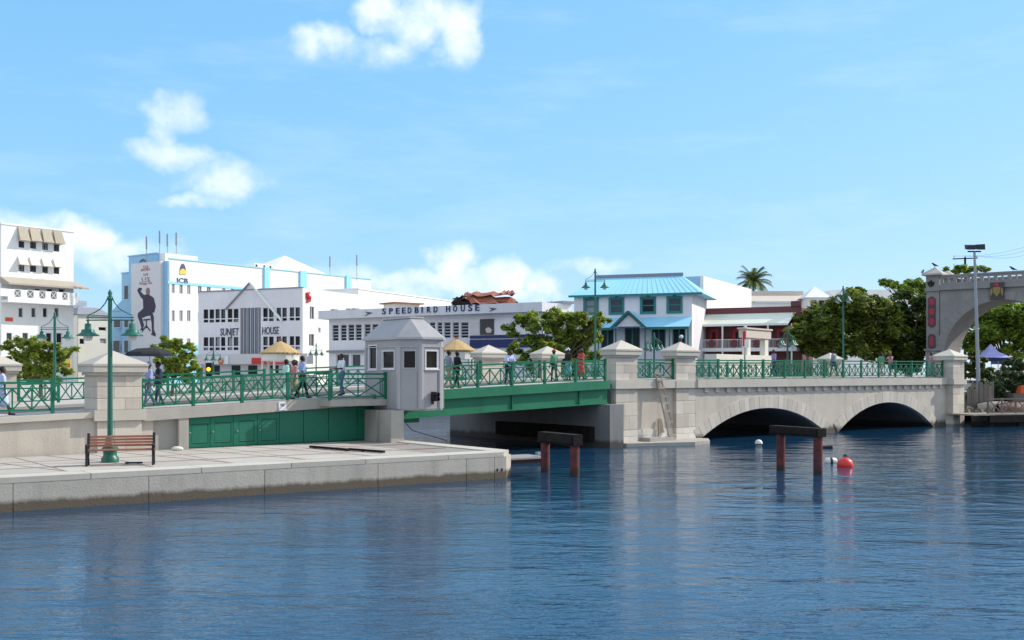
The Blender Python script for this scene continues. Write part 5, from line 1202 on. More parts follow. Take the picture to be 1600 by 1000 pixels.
# ------------------------------------------------------------------ street lamps
def make_lamp(H, s=1., four=False):
    """post with spear finial, crossarm, curved brackets and hanging bell lanterns; built at the origin, arms along x"""
    T = thing('street_lamp', 'x', 'street lamp')
    b = MB(); b.lathe([(.27*s, 0), (.27*s, .14*s), (.21*s, .2*s), (.21*s, .34*s), (.27*s, .42*s), (.16*s, .56*s), (.13*s, .78*s), (.085*s, .86*s)], 12); b.build('base', M['lamp_green'], T)
    b = MB(); b.tube([(0, 0, .7*s), (0, 0, H*.5), (0, 0, H-.35*s)], [.085*s, .075*s, .065*s], 12); b.build('pole', M['lamp_green'], T)
    b = MB(); b.lathe([(.065*s, H-.36*s), (.09*s, H-.33*s), (.09*s, H-.28*s), (.05*s, H-.2*s), (.075*s, H-.12*s), (.01, H)], 10); b.build('finial', M['lamp_green'], T)
    dirs = [(1, 0), (-1, 0)]+([(0, 1), (0, -1)] if four else [])
    for dx, dy in dirs:
        A = .70*s; za = H-.98*s; P = lambda r, z: (dx*r, dy*r, z)
        b = MB(); b.tube([P(0, za), P(A+.06*s, za)], .022*s, 6); b.tube([P(0, za+.09*s), P(A+.06*s, za+.09*s)], .016*s, 6)
        b.tube([P(.06*s, H-.22*s), P(.14*s, H-.42*s), P(.3*s, H-.62*s), P(.5*s, H-.74*s), P(A, H-.82*s), P(A, za)], .018*s, 6); arm = b.build('arm', M['lamp_green'], T)
        c = P(A, 0)
        b = MB(); b.lathe([(.03*s, za-.02*s), (.03*s, za-.10*s), (.10*s, za-.12*s), (.10*s, za-.28*s), (.20*s, za-.31*s), (.20*s, za-.35*s), (.22*s, za-.40*s), (.34*s, za-.47*s), (.35*s, za-.50*s), (.16*s, za-.48*s)][::-1], 14, c); ln = b.build('lantern', M['lamp_green'], T)
        b = MB(); b.lathe([(.03*s, za-.66*s), (.10*s, za-.64*s), (.14*s, za-.57*s), (.15*s, za-.485*s)], 12, c); b.build('glass_bowl', M['lantern_glass'], ln)
    return T
def lamp(px, py_top, Y, zb, label, s=1., four=False, rz=0.):
    p = at(px, py_top, Y); T = make_lamp(p.z-zb, s, four); T['label'] = label; T['group'] = 'green street lamps'
    T.matrix_basis = Matrix.Translation((p.x, p.y, zb)) @ Matrix.Rotation(rz, 4, 'Z'); return T
lamp(172, 452, 32.5, QZ, 'tall green double street lamp standing behind the bench on the quay', 1., rz=.0)
lamp(85.5, 487, 54, GZ, 'green double street lamp in front of the left edge tree', .95, rz=.1)
lamp(333.5, 541, 96, GZ, 'small distant green street lamp in front of the gabled grey building', .9, True, .4)
lamp(494, 536, 104, GZ, 'small distant green street lamp between the gabled building and the lavender office', .8, True, .3)
a = BR.along(930, W2+.6); P_ = BR.w(a, W2+.6, 0)
lamp(930, 419, P_.y, zdeck(a), 'tall green double street lamp on the far side of the lift span end', .88, rz=-.1)
a = BR.along(1317.5, W2+.6); P_ = BR.w(a, W2+.6, 0)
lamp(1317.5, 446, P_.y, zdeck(a), 'tall green street lamp with four lanterns above the arches, before the big tree', .9, True, .35)
lamp(1022, 519, 78, GZ, 'green street lamp seen between the two middle stone pillars', .9, True, .3)
lamp(1230.5, 512, 82, GZ, 'green four-lantern street lamp beside the cream gateway', .95, True, .35)
# floodlight pole on the right bank, slightly leaning
b0 = onz(1530, 641, .9); t0 = at(1522.5, 392, b0.y); T = thing('floodlight_pole', 'tall grey pole with two dark floodlights on the right bank', 'light pole', b0)
MB().tube([b0-Vector((0, 0, .1)), b0.lerp(t0, .5), t0], [.16, .125, .085], 10).build('pole', M['galv'], T)
b = MB(); b.box(t0.x-.5, t0.x+.5, t0.y-.05, t0.y+.05, t0.z-.1, t0.z+.0); b.build('crossbar', M['dark_iron'], T)
for dx in (-.38, .38): b = MB(); b.hexa([(t0.x+dx-.3, t0.y-.35, t0.z+.05), (t0.x+dx+.3, t0.y-.35, t0.z+.05), (t0.x+dx+.3, t0.y+.1, t0.z+.15), (t0.x+dx-.3, t0.y+.1, t0.z+.15)], [(t0.x+dx-.32, t0.y-.25, t0.z+.42+dx*.1), (t0.x+dx+.32, t0.y-.25, t0.z+.46+dx*.1), (t0.x+dx+.3, t0.y+.2, t0.z+.5), (t0.x+dx-.3, t0.y+.2, t0.z+.5)]); b.build('floodlight', M['dark_iron'], T)
# utility pole with crossarms and wires
p = at(1508, 402, 125); T = thing('utility_pole', 'wooden utility pole with two crossarms behind the grey arch', 'pole', (p.x, p.y, GZ))
MB().tube([(p.x, p.y, GZ-.3), (p.x, p.y, p.z)], [.2, .13], 8).build('pole', M['timber_dark'], T)
for dz, w in ((.0, 1.5), (-1.0, 1.5)):
    b = MB(); b.bar((p.x-w+(.6 if dz else 0), p.y, p.z-.1+dz-.1), (p.x+w, p.y, p.z-.1+dz), .12, .13); ar = b.build('crossarm', M['timber_dark'], T)
    for k in (-.9, 0, .9): MB().tube([(p.x+k*w, p.y, p.z-.08+dz), (p.x+k*w, p.y, p.z+.2+dz)], .05, 6).build('insulator', M['galv'], ar)
for i, (y0, y1) in enumerate(((387, 373), (396, 380), (398, 388))):
    q = at(1640, y1, 110); s_ = (p.x+(-1.3, 0, 1.3)[i], p.y, p.z+.15); wr = thing('overhead_wire', ('uppermost', 'middle', 'lowest')[i]+' overhead wire running from the utility pole to the right', 'wire', s_, 'overhead wires')
    pts = [Vector(s_).lerp(q, t/8)-Vector((0, 0, 1.2*sin(pi*t/8)*.5)) for t in range(9)]; MB().tube(pts, .012, 4).build('cable', M['rope'], wr)

# ------------------------------------------------------------------ bench
bp0 = onz(134, 728, QZ+.012); bp1 = onz(241, 725.5, QZ+.012); ang = atan2(bp1.y-bp0.y, bp1.x-bp0.x); LB = (bp1-bp0).length
BF = Frame(bp0.x, bp0.y, ang); T = thing('park_bench', 'wooden slatted bench with black iron ends on the quay by the lamp', 'bench', bp0, rz=0)
for a in (0.03, LB-.03):
    b = MB(); z = QZ+.012; w = .075
    b.bar((a, -.10, z), (a, -.02, z+.26), w, .07); b.bar((a, -.02, z+.26), (a, -.07, z+.42), w, .06); b.bar((a, .38, z), (a, .28, z+.26), w, .07); b.bar((a, .28, z+.26), (a, .36, z+.45), w, .06)
    b.bar((a, -.04, z+.25), (a, .30, z+.25), w, .05); b.bar((a, -.07, z+.40), (a, .38, z+.42), w, .06); b.bar((a, .34, z+.42), (a, .47, z+.92), w, .06); b.bar((a, -.12, z+.62), (a, .38, z+.60), w, .05); b.bar((a, -.09, z+.42), (a, -.12, z+.62), w, .045)
    b.bar((a, -.04, z+.42), (a, .16, z+.6), .03, .06); b.bar((a, .24, z+.42), (a, .04, z+.6), .03, .06); b.bar((a, .0, z+.2), (a, .26, z+.4), .04, .07); b.bar((a, .26, z+.2), (a, .0, z+.4), .04, .07); b.ball((a, .475, z+.93), .045, 8, 6); b.ball((a, -.13, z+.625), .04, 8, 6)
    b.build('end_frame', M['dark_iron'], T, BF)
for k in range(4): z = QZ+.012+.445; b = MB(); b.box(0, LB, -.06+k*.11, .03+k*.11, z, z+.035); b.build('seat_slat', M['bench_wood'], T, BF)
for k in range(4): z = QZ+.56+k*.088; v = .335+.26*(z-QZ-.42); b = MB(); b.hexa([(0, v, z), (LB, v, z), (LB, v+.03, z), (0, v+.03, z)], [(0, v+.02, z+.068), (LB, v+.02, z+.068), (LB, v+.05, z+.068), (0, v+.05, z+.068)]); b.build('back_slat', M['bench_wood'], T, BF)
p = onz(208, 725, QZ+.012); tag(MB().tube([(p.x-.25, p.y, QZ+.045), (p.x+.25, p.y+.12, QZ+.045)], .03, 8).build('dark_strip', M['dark_iron']), 'short dark strip on the paving by the lamp base', 'pipe')  # thin dark rod laid where the paving shows a dark strip
p = onz(498, 703, QZ+.012)
for k, (x0, y0, x1, y1) in enumerate(((485, 699, 545, 704), (545, 703, 600, 707))): 
    q0, q1 = onz(x0, y0, QZ+.03), onz(x1, y1, QZ+.03); tag(MB().bar(q0+Vector((0, 0, .03)), q1+Vector((0, 0, .03)), .12, .08).build('timber_beam', M['timber_dark']), ('dark timber beam lying on the quay paving nearer the green panels', 'dark timber beam lying on the quay paving nearer the water corner')[k], 'beam', 'beams on the quay')
p = onz(277, 704, QZ); b = MB(); b.ball((p.x, p.y, QZ+.07), .16, 10, 6, sc=(1.4, .8, .55)); tag(b.build('stone_lump', M['wall_cream']), 'pale stone lying against the recessed wall beside the green doors', 'stone')

# ------------------------------------------------------------------ ladder
la0 = BR.along(1049, -.45); la1 = BR.along(1027, -.1); T = thing('wooden_ladder', 'weathered wooden ladder leaning against the pier between the pillars', 'ladder', BR.w(la0, -.5, .36))
zt_ = 3.62
pb = [Vector((la0-.22, -.48, .365)), Vector((la0+.22, -.52, .365))]; pt = [Vector((la1-.17, .02-.16, zt_)), Vector((la1+.17, -.16, zt_))]
for k in (0, 1): b = MB(); b.bar(pb[k], pt[k], .09, .06); b.build('stile', M['ladder_wood'], T, BR)
for t in (.03, .24, .42, .55, .66, .8, .93):
    q0, q1 = pb[0].lerp(pt[0], t), pb[1].lerp(pt[1], t); d = (q1-q0)*.12; off = Vector((0, -.05, 0)); b = MB(); b.bar(q0-d+off, q1+d+off, .06, .12); b.build('rung', M['ladder_wood'], T, BR)
b = MB(); b.bar(pt[0]+Vector((-.12, -.03, .12)), pt[1]+Vector((.12, -.03, .10)), .05, .1); b.bar(pt[0]+Vector((-.12, .0, .0)), pt[0]+Vector((.1, .0, .3)), .05, .08); b.build('top_board', M['ladder_wood'], T, BR)
bb = BR.along(1037, -.5); b = MB(); b.hexa([(bb-.22, -.5, .365), (bb+.05, -.55, .365), (bb+.05, -.3, .365), (bb-.22, -.3, .365)], [(bb-.05, -.5, .55), (bb+.2, -.52, .62), (bb+.2, -.3, .6), (bb-.05, -.3, .54)]); tag(b.build('stone_block', M['block_white'], None, BR), 'loose pale stone block lying at the foot of the ladder', 'stone')
b = MB(); aa = BR.along(1031, .1); b.hexa([(aa-.18, .0, .365), (aa+.18, -.1, .365), (aa+.18, .0, .365), (aa-.18, .1, .365)], [(aa-.1, .10, 1.32), (aa+.10, .06, 1.32), (aa+.10, .12, 1.32), (aa-.1, .15, 1.32)]); tag(b.build('leaning_board', M['ladder_wood'], None, BR), 'narrow weathered board propped against the pier behind the ladder', 'board')

# ------------------------------------------------------------------ timber fenders, buoys, pontoon
def fender(label, piles, ztop, ext0, ext1, bt=.5):
    (x0, y0), (x1, y1) = piles; p, q = onz(x0, y0, 0), onz(x1, y1, 0); d = (q-p); d.z = 0; L = d.length; F_ = Frame(p.x, p.y, atan2(d.y, d.x))
    T = thing('timber_fender', label, 'fender', (p.x, p.y, 0), 'timber fenders in the water')
    for a in (0, L):
        MB().tube([F_.w(a, 0, -2), F_.w(a, 0, ztop-bt+.05)], .17, 12).build('pile', M['pile_red'], T)
    b = MB(); b.box(-ext0, L+ext1, -.20, .20, ztop-bt, ztop); b.build('cross_beam', M['timber_dark'], T, F_)
    b = MB(); b.box(-ext0*.6, L+ext1*.7, -.26, -.205, ztop-bt*.82, ztop-bt*.2); b.build('facing_board', M['timber_dark'], T, F_)
    return T, F_, L
T, F_, L_ = fender('dark timber fender on two red piles off the quay corner', ((852, 738), (898, 745)), 1.53, .22, .22, .4)
q = onz(760, 696, .4)
T, F_, L_ = fender('dark timber fender on two red piles before the first arch', ((1220, 735), (1278, 742)), 1.72, .42, .22, .32)
p = onz(825, 722, .0); PF = Frame(p.x, p.y, .55); T = thing('work_pontoon', 'low white-decked red pontoon half hidden behind the quay corner', 'pontoon', (p.x, p.y, 0))
b = MB(); b.box(-2.2, .6, -.5, 1.0, -.2, .17); b.build('hull', M['pile_red'], T, PF); MB().box(-2.25, .65, -.55, 1.05, .172, .24).build('deck', M['pontoon_deck'], T, PF); MB().box(.3, .5, -.3, -.1, .302, .42).build('cleat', M['galv'], T, PF)
p = onz(1320.5, 729, 0); T = thing('red_buoy', 'round red mooring buoy floating in front of the second arch', 'buoy', (p.x, p.y, 0))
b = MB(); b.lathe([(.02, -.22), (.2, -.18), (.31, -.02), (.32, .1), (.27, .24), (.16, .33), (.05, .36)], 20, (p.x, p.y, 0)); b.build('float', M['red_buoy'], T)
b = MB(); b.tube([(p.x+.09*cos(t*pi/6), p.y, .38+.09*sin(t*pi/6)) for t in range(0, 7)], .02, 6); b.tube([(p.x, p.y, .34), (p.x, p.y, .5)], .025, 6); b.build('ring', M['dark_iron'], T)
p = onz(1298, 723, 0); T = thing('white_drum_buoy', 'small grey-white drum buoy floating left of the red buoy', 'buoy', (p.x, p.y, 0)); MB().tube([(p.x-.25, p.y, .05), (p.x-.2, p.y, .05), (p.x+.2, p.y, .05), (p.x+.25, p.y, .05)], [.10, .16, .16, .10], 12).build('drum', M['white_buoy'], T); MB().tube([(p.x-.05, p.y, .05), (p.x+.05, p.y, .05)], .165, 12).build('band', M['dark_iron'], T)
p = onz(1185.5, 697, 0); T = thing('white_ball_buoy', 'white ball buoy floating under the first arch', 'buoy', (p.x, p.y, 0)); MB().ball((p.x, p.y, .14), .2, 14, 10).build('float', M['white_buoy'], T); MB().lathe([(.206, .06), (.206, .12)], 14, (p.x, p.y, 0)).build('waterline_band', M['dark_iron'], T)
p = onz(1291, 700, 0); T = thing('floating_float', 'small dark float in the water beside the right fender', 'buoy', (p.x, p.y, 0)); MB().tube([(p.x-.3, p.y, .03), (p.x+.3, p.y, .06)], .09, 8).build('drum', M['dark_iron'], T)
# thin mooring line under the span
T = thing('mooring_rope', 'thin dark rope hanging under the lifting span', 'rope', BR.w(-17, 6, 1)); q0, q1 = at(634, 661, 52), at(652, 675, 56); MB().tube([q0, q0.lerp(q1, .5)-Vector((0, 0, .12)), q1, Vector((q1.x+1.6, q1.y+.5, .02))], .02, 5).build('line', M['rope'], T)

# ------------------------------------------------------------------ thatched kiosks
def kiosk(px, py_apex, py_eave, wpx, Y, label, tuft=True, red=False):
    p = at(px, py_apex, Y); z1 = p.z; z0 = at(px, py_eave, Y).z; r = wpx/2*Y/FPX
    T = thing('thatched_kiosk', label, 'kiosk', (p.x, p.y, GZ), 'thatched kiosks')
    b = MB(); n = 12; rg = random.Random(int(px)); prof = [(r, z0), (r*.62, z0+(z1-z0)*.42), (r*.3, z0+(z1-z0)*.78), (.05, z1)]
    b.lathe([(q[0], q[1]) for q in prof], 12, (p.x, p.y, 0), sm=False); b.lathe([(r*.98, z0-.12), (r, z0)], 12, (p.x, p.y, 0)); rf = b.build('roof', M['thatch'], T)
    b = MB()
    for k in range(60):
        a = rg.uniform(0, 2*pi); b.add([(p.x+r*cos(a), p.y+r*sin(a), z0), (p.x+r*cos(a+.06), p.y+r*sin(a+.06), z0), (p.x+r*1.03*cos(a+.03), p.y+r*1.03*sin(a+.03), z0-rg.uniform(.1, .3))], [(0, 1, 2)])
    tag(b.build('fringe', M['thatch'], rf), kind='stuff')
    b = MB()
    for k in range(5): a = 2*pi*k/5; b.tube([(p.x, p.y, z1-.15), (p.x+.22*cos(a), p.y+.1*sin(a), z1+.28)], [.05, .02], 5)
    b.build('finial', M['rust'], rf)
    MB().lathe([(r*.93, z0-.75), (r*.93, z0-.14)], 12, (p.x, p.y, 0), sm=False).build('fascia', M['wall_cream'], T)
    for k in range(6): a = 2*pi*k/6+.4; MB().tube([(p.x+r*.85*cos(a), p.y+r*.85*sin(a), GZ-.2), (p.x+r*.85*cos(a), p.y+r*.85*sin(a), z0-.75)], .11, 8).build('post', M['wall_cream'], T)
    MB().lathe([(r*.55, GZ), (r*.55, GZ+1.1)], 10, (p.x, p.y, 0), sm=False).build('counter', M['lamp_green'], T)
kiosk(438, 533, 551, 64, 92, 'thatched kiosk with cream fascia in front of the gabled grey building')
kiosk(713, 530, 547, 62, 84, 'thatched kiosk behind the far railing just right of the grey booth')

# amber traffic light and posts on the street
p = at(326.5, 577, 70); T = thing('traffic_light', 'traffic light showing amber beside a pinkish post behind the railing', 'traffic light', (p.x, p.y, GZ)); 
MB().tube([(p.x-.22, p.y, GZ-.1), (p.x-.22, p.y, p.z+.6)], .07, 8).build('post', M['beige'], T); MB().box(p.x-.18, p.x+.2, p.y-.1, p.y+.15, p.z-.55, p.z+.45).build('housing', M['black'], T)
for dz, m in ((.3, 'black'), (0, 'signal_amber'), (-.3, 'black')): MB().tube([(p.x+.01, p.y-.10, p.z+dz), (p.x+.01, p.y-.14, p.z+dz)], .14, 12).build('lens', M[m], T)
for x, y, Y, m, lab in ((104, 570, 80, 'signal_amber', 'yellow and orange street sign behind the left railing'),):
    p = at(x, y, Y); T = thing('street_sign', lab, 'sign', (p.x, p.y, GZ)); MB().tube([(p.x, p.y, GZ), (p.x, p.y, p.z+.3)], .05, 6).build('post', M['galv'], T); MB().box(p.x-.35, p.x+.35, p.y-.06, p.y-.02, p.z-.3, p.z+.45).build('plate', M['yellow'], T); MB().box(p.x-.1, p.x+.3, p.y-.08, p.y-.061, p.z-.2, p.z+.1).build('symbol', M['tarp_orange'], T)
# low street wall and shop plinth between bridge and buildings
w0 = at(330, 575, 88); b = MB(); b.box(w0.x, w0.x+9, 88, 88.4, GZ-.2, GZ+1.3); tag(b.build('garden_wall', M['beige']), 'low beige wall along the street in front of the gabled building', 'wall')
p = at(1064.5, 526.5, 80); T = thing('globe_lamp', 'small white globe lamp on a red post above the middle pillar', 'lamp', (p.x, p.y, GZ)); MB().tube([(p.x, p.y, GZ), (p.x, p.y, p.z-.15)], .05, 8).build('post', M['red_paint'], T); MB().ball((p.x, p.y, p.z), .17, 12, 8).build('globe', M['lantern_glass'], T)

# ------------------------------------------------------------------ right bank: wharf, fence, boats, tents
A_, B_ = onz(1506, 668, 0), onz(1640, 665, 0)
WF = Frame(A_.x+.55, A_.y, atan2(B_.y-A_.y, B_.x-A_.x)); T = thing('timber_wharf', 'dark timber wharf on piles at the right edge of the water', 'wharf', WF.w(3, 0, 0)); Lw = 7
for k in range(14): b = MB(); b.box(0.05+k*.5, .05+k*.5+.48, -.1, 2.4, .80+.01*(k % 2), .9+.01*(k % 2)); b.build('plank', M['ladder_wood'], T, WF)
b = MB(); b.box(1.4, 7.2, -.18, -.105, .32, .82); b.build('edge_beam', M['timber_dark'], T, WF)
for a in (1.75, 4.3, 6.7): 
    MB().tube([WF.w(a, .1, -1.6), WF.w(a, .1, .79)], .17, 10).build('pile', M['timber_dark'], T)
FN = thing('timber_fence', 'weathered low fence with crossed bars along the right wharf', 'fence', WF.w(4, .4, .9))
for k in range(5):
    a = 2.0+k*1.25; b = MB(); b.box(a-.05, a+.05, .55, .65, .9, 2.0); b.build('post', M['fence_wood'], FN, WF)
    b = MB(); b.bar((a+.05, .58, .98), (a+1.2, .58, 1.9), .04, .07); b.build('brace', M['fence_wood'], FN, WF); b = MB(); b.bar((a+.05, .63, 1.9), (a+1.2, .63, .98), .04, .07); b.build('brace', M['fence_wood'], FN, WF)
for z in (.98, 1.92): b = MB(); b.box(1.9, 8.3, .53, .67, z-.04, z+.04); b.build('rail', M['fence_wood'], FN, WF)
def upturned(px, py, Y, L, m, label, rz):
    p = at(px, py, Y); T = thing('upturned_boat', label, 'boat', (p.x, p.y, .9), 'boats on the right bank'); b = MB(); n = 10; rings = []
    for i in range(n+1):
        t = i/n; w = .75*sin(pi*min(.97, max(.06, t)))**.6; h = .75*(1-.25*(2*t-1)**2); rings.append([(L*(t-.5), w*cos(a), h*max(0, sin(a))) for a in [pi*k/8 for k in range(9)]])
    vs = [Matrix.Rotation(rz, 3, 'Z') @ Vector(q) + Vector((p.x, p.y, .9)) for r in rings for q in r]
    b.add(vs, [(i*9+k, i*9+k+1, (i+1)*9+k+1, (i+1)*9+k) for i in range(n) for k in range(8)], 0, True); b.build('hull', M[m], T)
    k_ = MB(); k_.tube([Matrix.Rotation(rz, 3, 'Z') @ Vector((L*(t/6-.5), 0, .76*(1-.25*(2*t/6-1)**2))) + Vector((p.x, p.y, .9)) for t in range(7)], .04, 6); k_.build('keel', M['timber_dark'], T)
upturned(1590, 630, 74.5, 3.6, 'boat_brown', 'brown upturned boat lying behind the crossed fence at the right edge', .3)
upturned(1560, 625, 76.5, 3.0, 'ladder_wood', 'grey weathered upturned boat behind the crossed fence', -.2)
p = at(1597, 604, 78); b = MB(); b.hexa([(p.x-.3, 77.6, 2.2), (p.x+1.2, 77.6, 2.2), (p.x+1.2, 78.4, 2.2), (p.x-.3, 78.4, 2.2)], [(p.x-.2, 77.7, 2.8), (p.x+1.1, 77.7, 2.95), (p.x+1.1, 78.3, 2.95), (p.x-.2, 78.3, 2.8)]); tag(b.build('orange_crate_cover', M['tarp_orange']), 'bright orange covered stack at the right edge behind the boats', 'cover')
b = MB(); b.box(p.x-.9, p.x+1.6, 77.4, 78.6, .85, 2.19); tag(b.build('cover_base', M['rubble']), 'rubble base under the orange covered stack', 'rubble')
rg = random.Random(9)
RM = [MB().hexa([(-.3, -.2, 0), (.28, -.22, 0), (.3, .2, 0), (-.26, .24, 0)], [(-.2, -.12, .26+.08*k), (.16, -.16, .3), (.22, .14, .24), (-.18, .12, .3)]).mesh('stone', M['rubble']) for k in range(3)]
for k in range(16):
    x = rg.uniform(1508, 1600); Yr = rg.uniform(73.6, 79.5); q = at(x, 600, Yr); s_ = rg.uniform(.6, 1.4)
    put('rubble_stone', RM[k % 3], None, Matrix.Translation((q.x, q.y, .875)) @ Matrix.Rotation(rg.uniform(0, 6), 4, 'Z') @ Matrix.Scale(s_, 4)); o = COL.objects[-1]
    tag(o, 'rough grey-brown stone among the rubble on the right bank', 'stone', 'rubble stones on the right bank')
# ragged screen of weathered boards beside the end pillar
q = at(1511, 640, 77.2); T = thing('board_screen', 'ragged screen of weathered grey boards beside the end pillar', 'fence', (q.x, 77.2, .88)); rg = random.Random(4)
for k in range(12):
    x0 = q.x+.02+k*.17; hh = rg.uniform(1.5, 2.35); MB().hexa([(x0, 77.2, .85), (x0+.15, 77.2, .85), (x0+.15, 77.24, .85), (x0, 77.24, .85)], [(x0+rg.uniform(-.05, .05), 77.22, .85+hh), (x0+.15, 77.22, .85+hh+rg.uniform(-.12, .12)), (x0+.15, 77.26, .85+hh), (x0, 77.26, .85+hh)]).build('board', M['fence_wood'], T)
MB().box(q.x, q.x+2.1, 77.28, 77.34, 1.5, 1.6).build('rail', M['fence_wood'], T)
def tent(px, py, wpx, Y, m, label):
    p = at(px, py, Y); r = wpx/2*Y/FPX; z0 = at(px, py+22, Y).z; T = thing('market_tent', label, 'tent', (p.x, p.y, 2.3), 'market tents'); b = MB()
    c4 = [(p.x-r, p.y-r), (p.x+r, p.y-r), (p.x+r, p.y+r), (p.x-r, p.y+r)]; m4 = [(p.x+(x-p.x)*.38, p.y+(y-p.y)*.38) for x, y in c4]; zm = z0+(p.z-z0)*.42
    b.add([(*q, z0) for q in c4]+[(*q, zm) for q in m4]+[(p.x, p.y, p.z)], [(0, 1, 5, 4), (1, 2, 6, 5), (2, 3, 7, 6), (3, 0, 4, 7), (4, 5, 8), (5, 6, 8), (6, 7, 8), (7, 4, 8)]); b.build('canopy', M[m], T)
    b = MB()
    for i in range(4): q, s_ = c4[i], c4[(i+1) % 4]; b.add([(*q, z0), (*s_, z0), (*s_, z0-.35), (*q, z0-.35)], [(0, 1, 2, 3)])
    b.build('valance', M['navy'], T)
    for q in c4: MB().tube([(q[0], q[1], 2.28), (q[0], q[1], z0)], .04, 6).build('leg', M['galv'], T)
tent(1548, 537, 44, 104, 'tent', 'pale blue market tent with navy edge right of the grey pole')
tent(1578, 542, 40, 112, 'tent_white', 'white market tent with navy edge at the right edge')
b = MB(); b.slab([(30, 80), (140, 80), (140, 140), (36, 140)], .5, 2.295); tag(b.build('right_terrace', M['footway']), kind='structure')

# birds on the arch
def bird(p, label, rz):
    T = thing('bird', label, 'bird', p, 'birds perched on the arch', rz); b = MB(); R = lambda x, z: (x, 0, z)
    b.tube([R(-.3, .06), R(-.16, .12), R(-.02, .17), R(.1, .24), R(.16, .33), R(.22, .34), R(.28, .32)], [.02, .05, .09, .085, .055, .05, .012], 8)
    b.tube([(0, .03, 0), (0, .03, .12)], .012, 4); b.tube([(0, -.03, 0), (0, -.03, .12)], .012, 4); me = b.mesh('body', M['black']); put('body', me, T, Matrix.Translation(p) @ Matrix.Rotation(rz, 4, 'Z') @ Matrix.Scale(1.15, 4))
F = AF
pc = F.w(pw/2, .75, zap-.02); bird(pc, 'black bird perched on the tip of the arch pier cap', 2.4)
bird(F.w(-.2, -.2, zcap+.16), 'black bird perched on the left corner of the arch pier cap', .8)
for x, k in ((1533, 'first'), (1538, 'second'), (1583, 'third')): bird(F.w(F.along(x, .05), .05, zb1), f'black bird perched on the arch balustrade, {k} from the left', 2.6 if x != 1538 else .4)

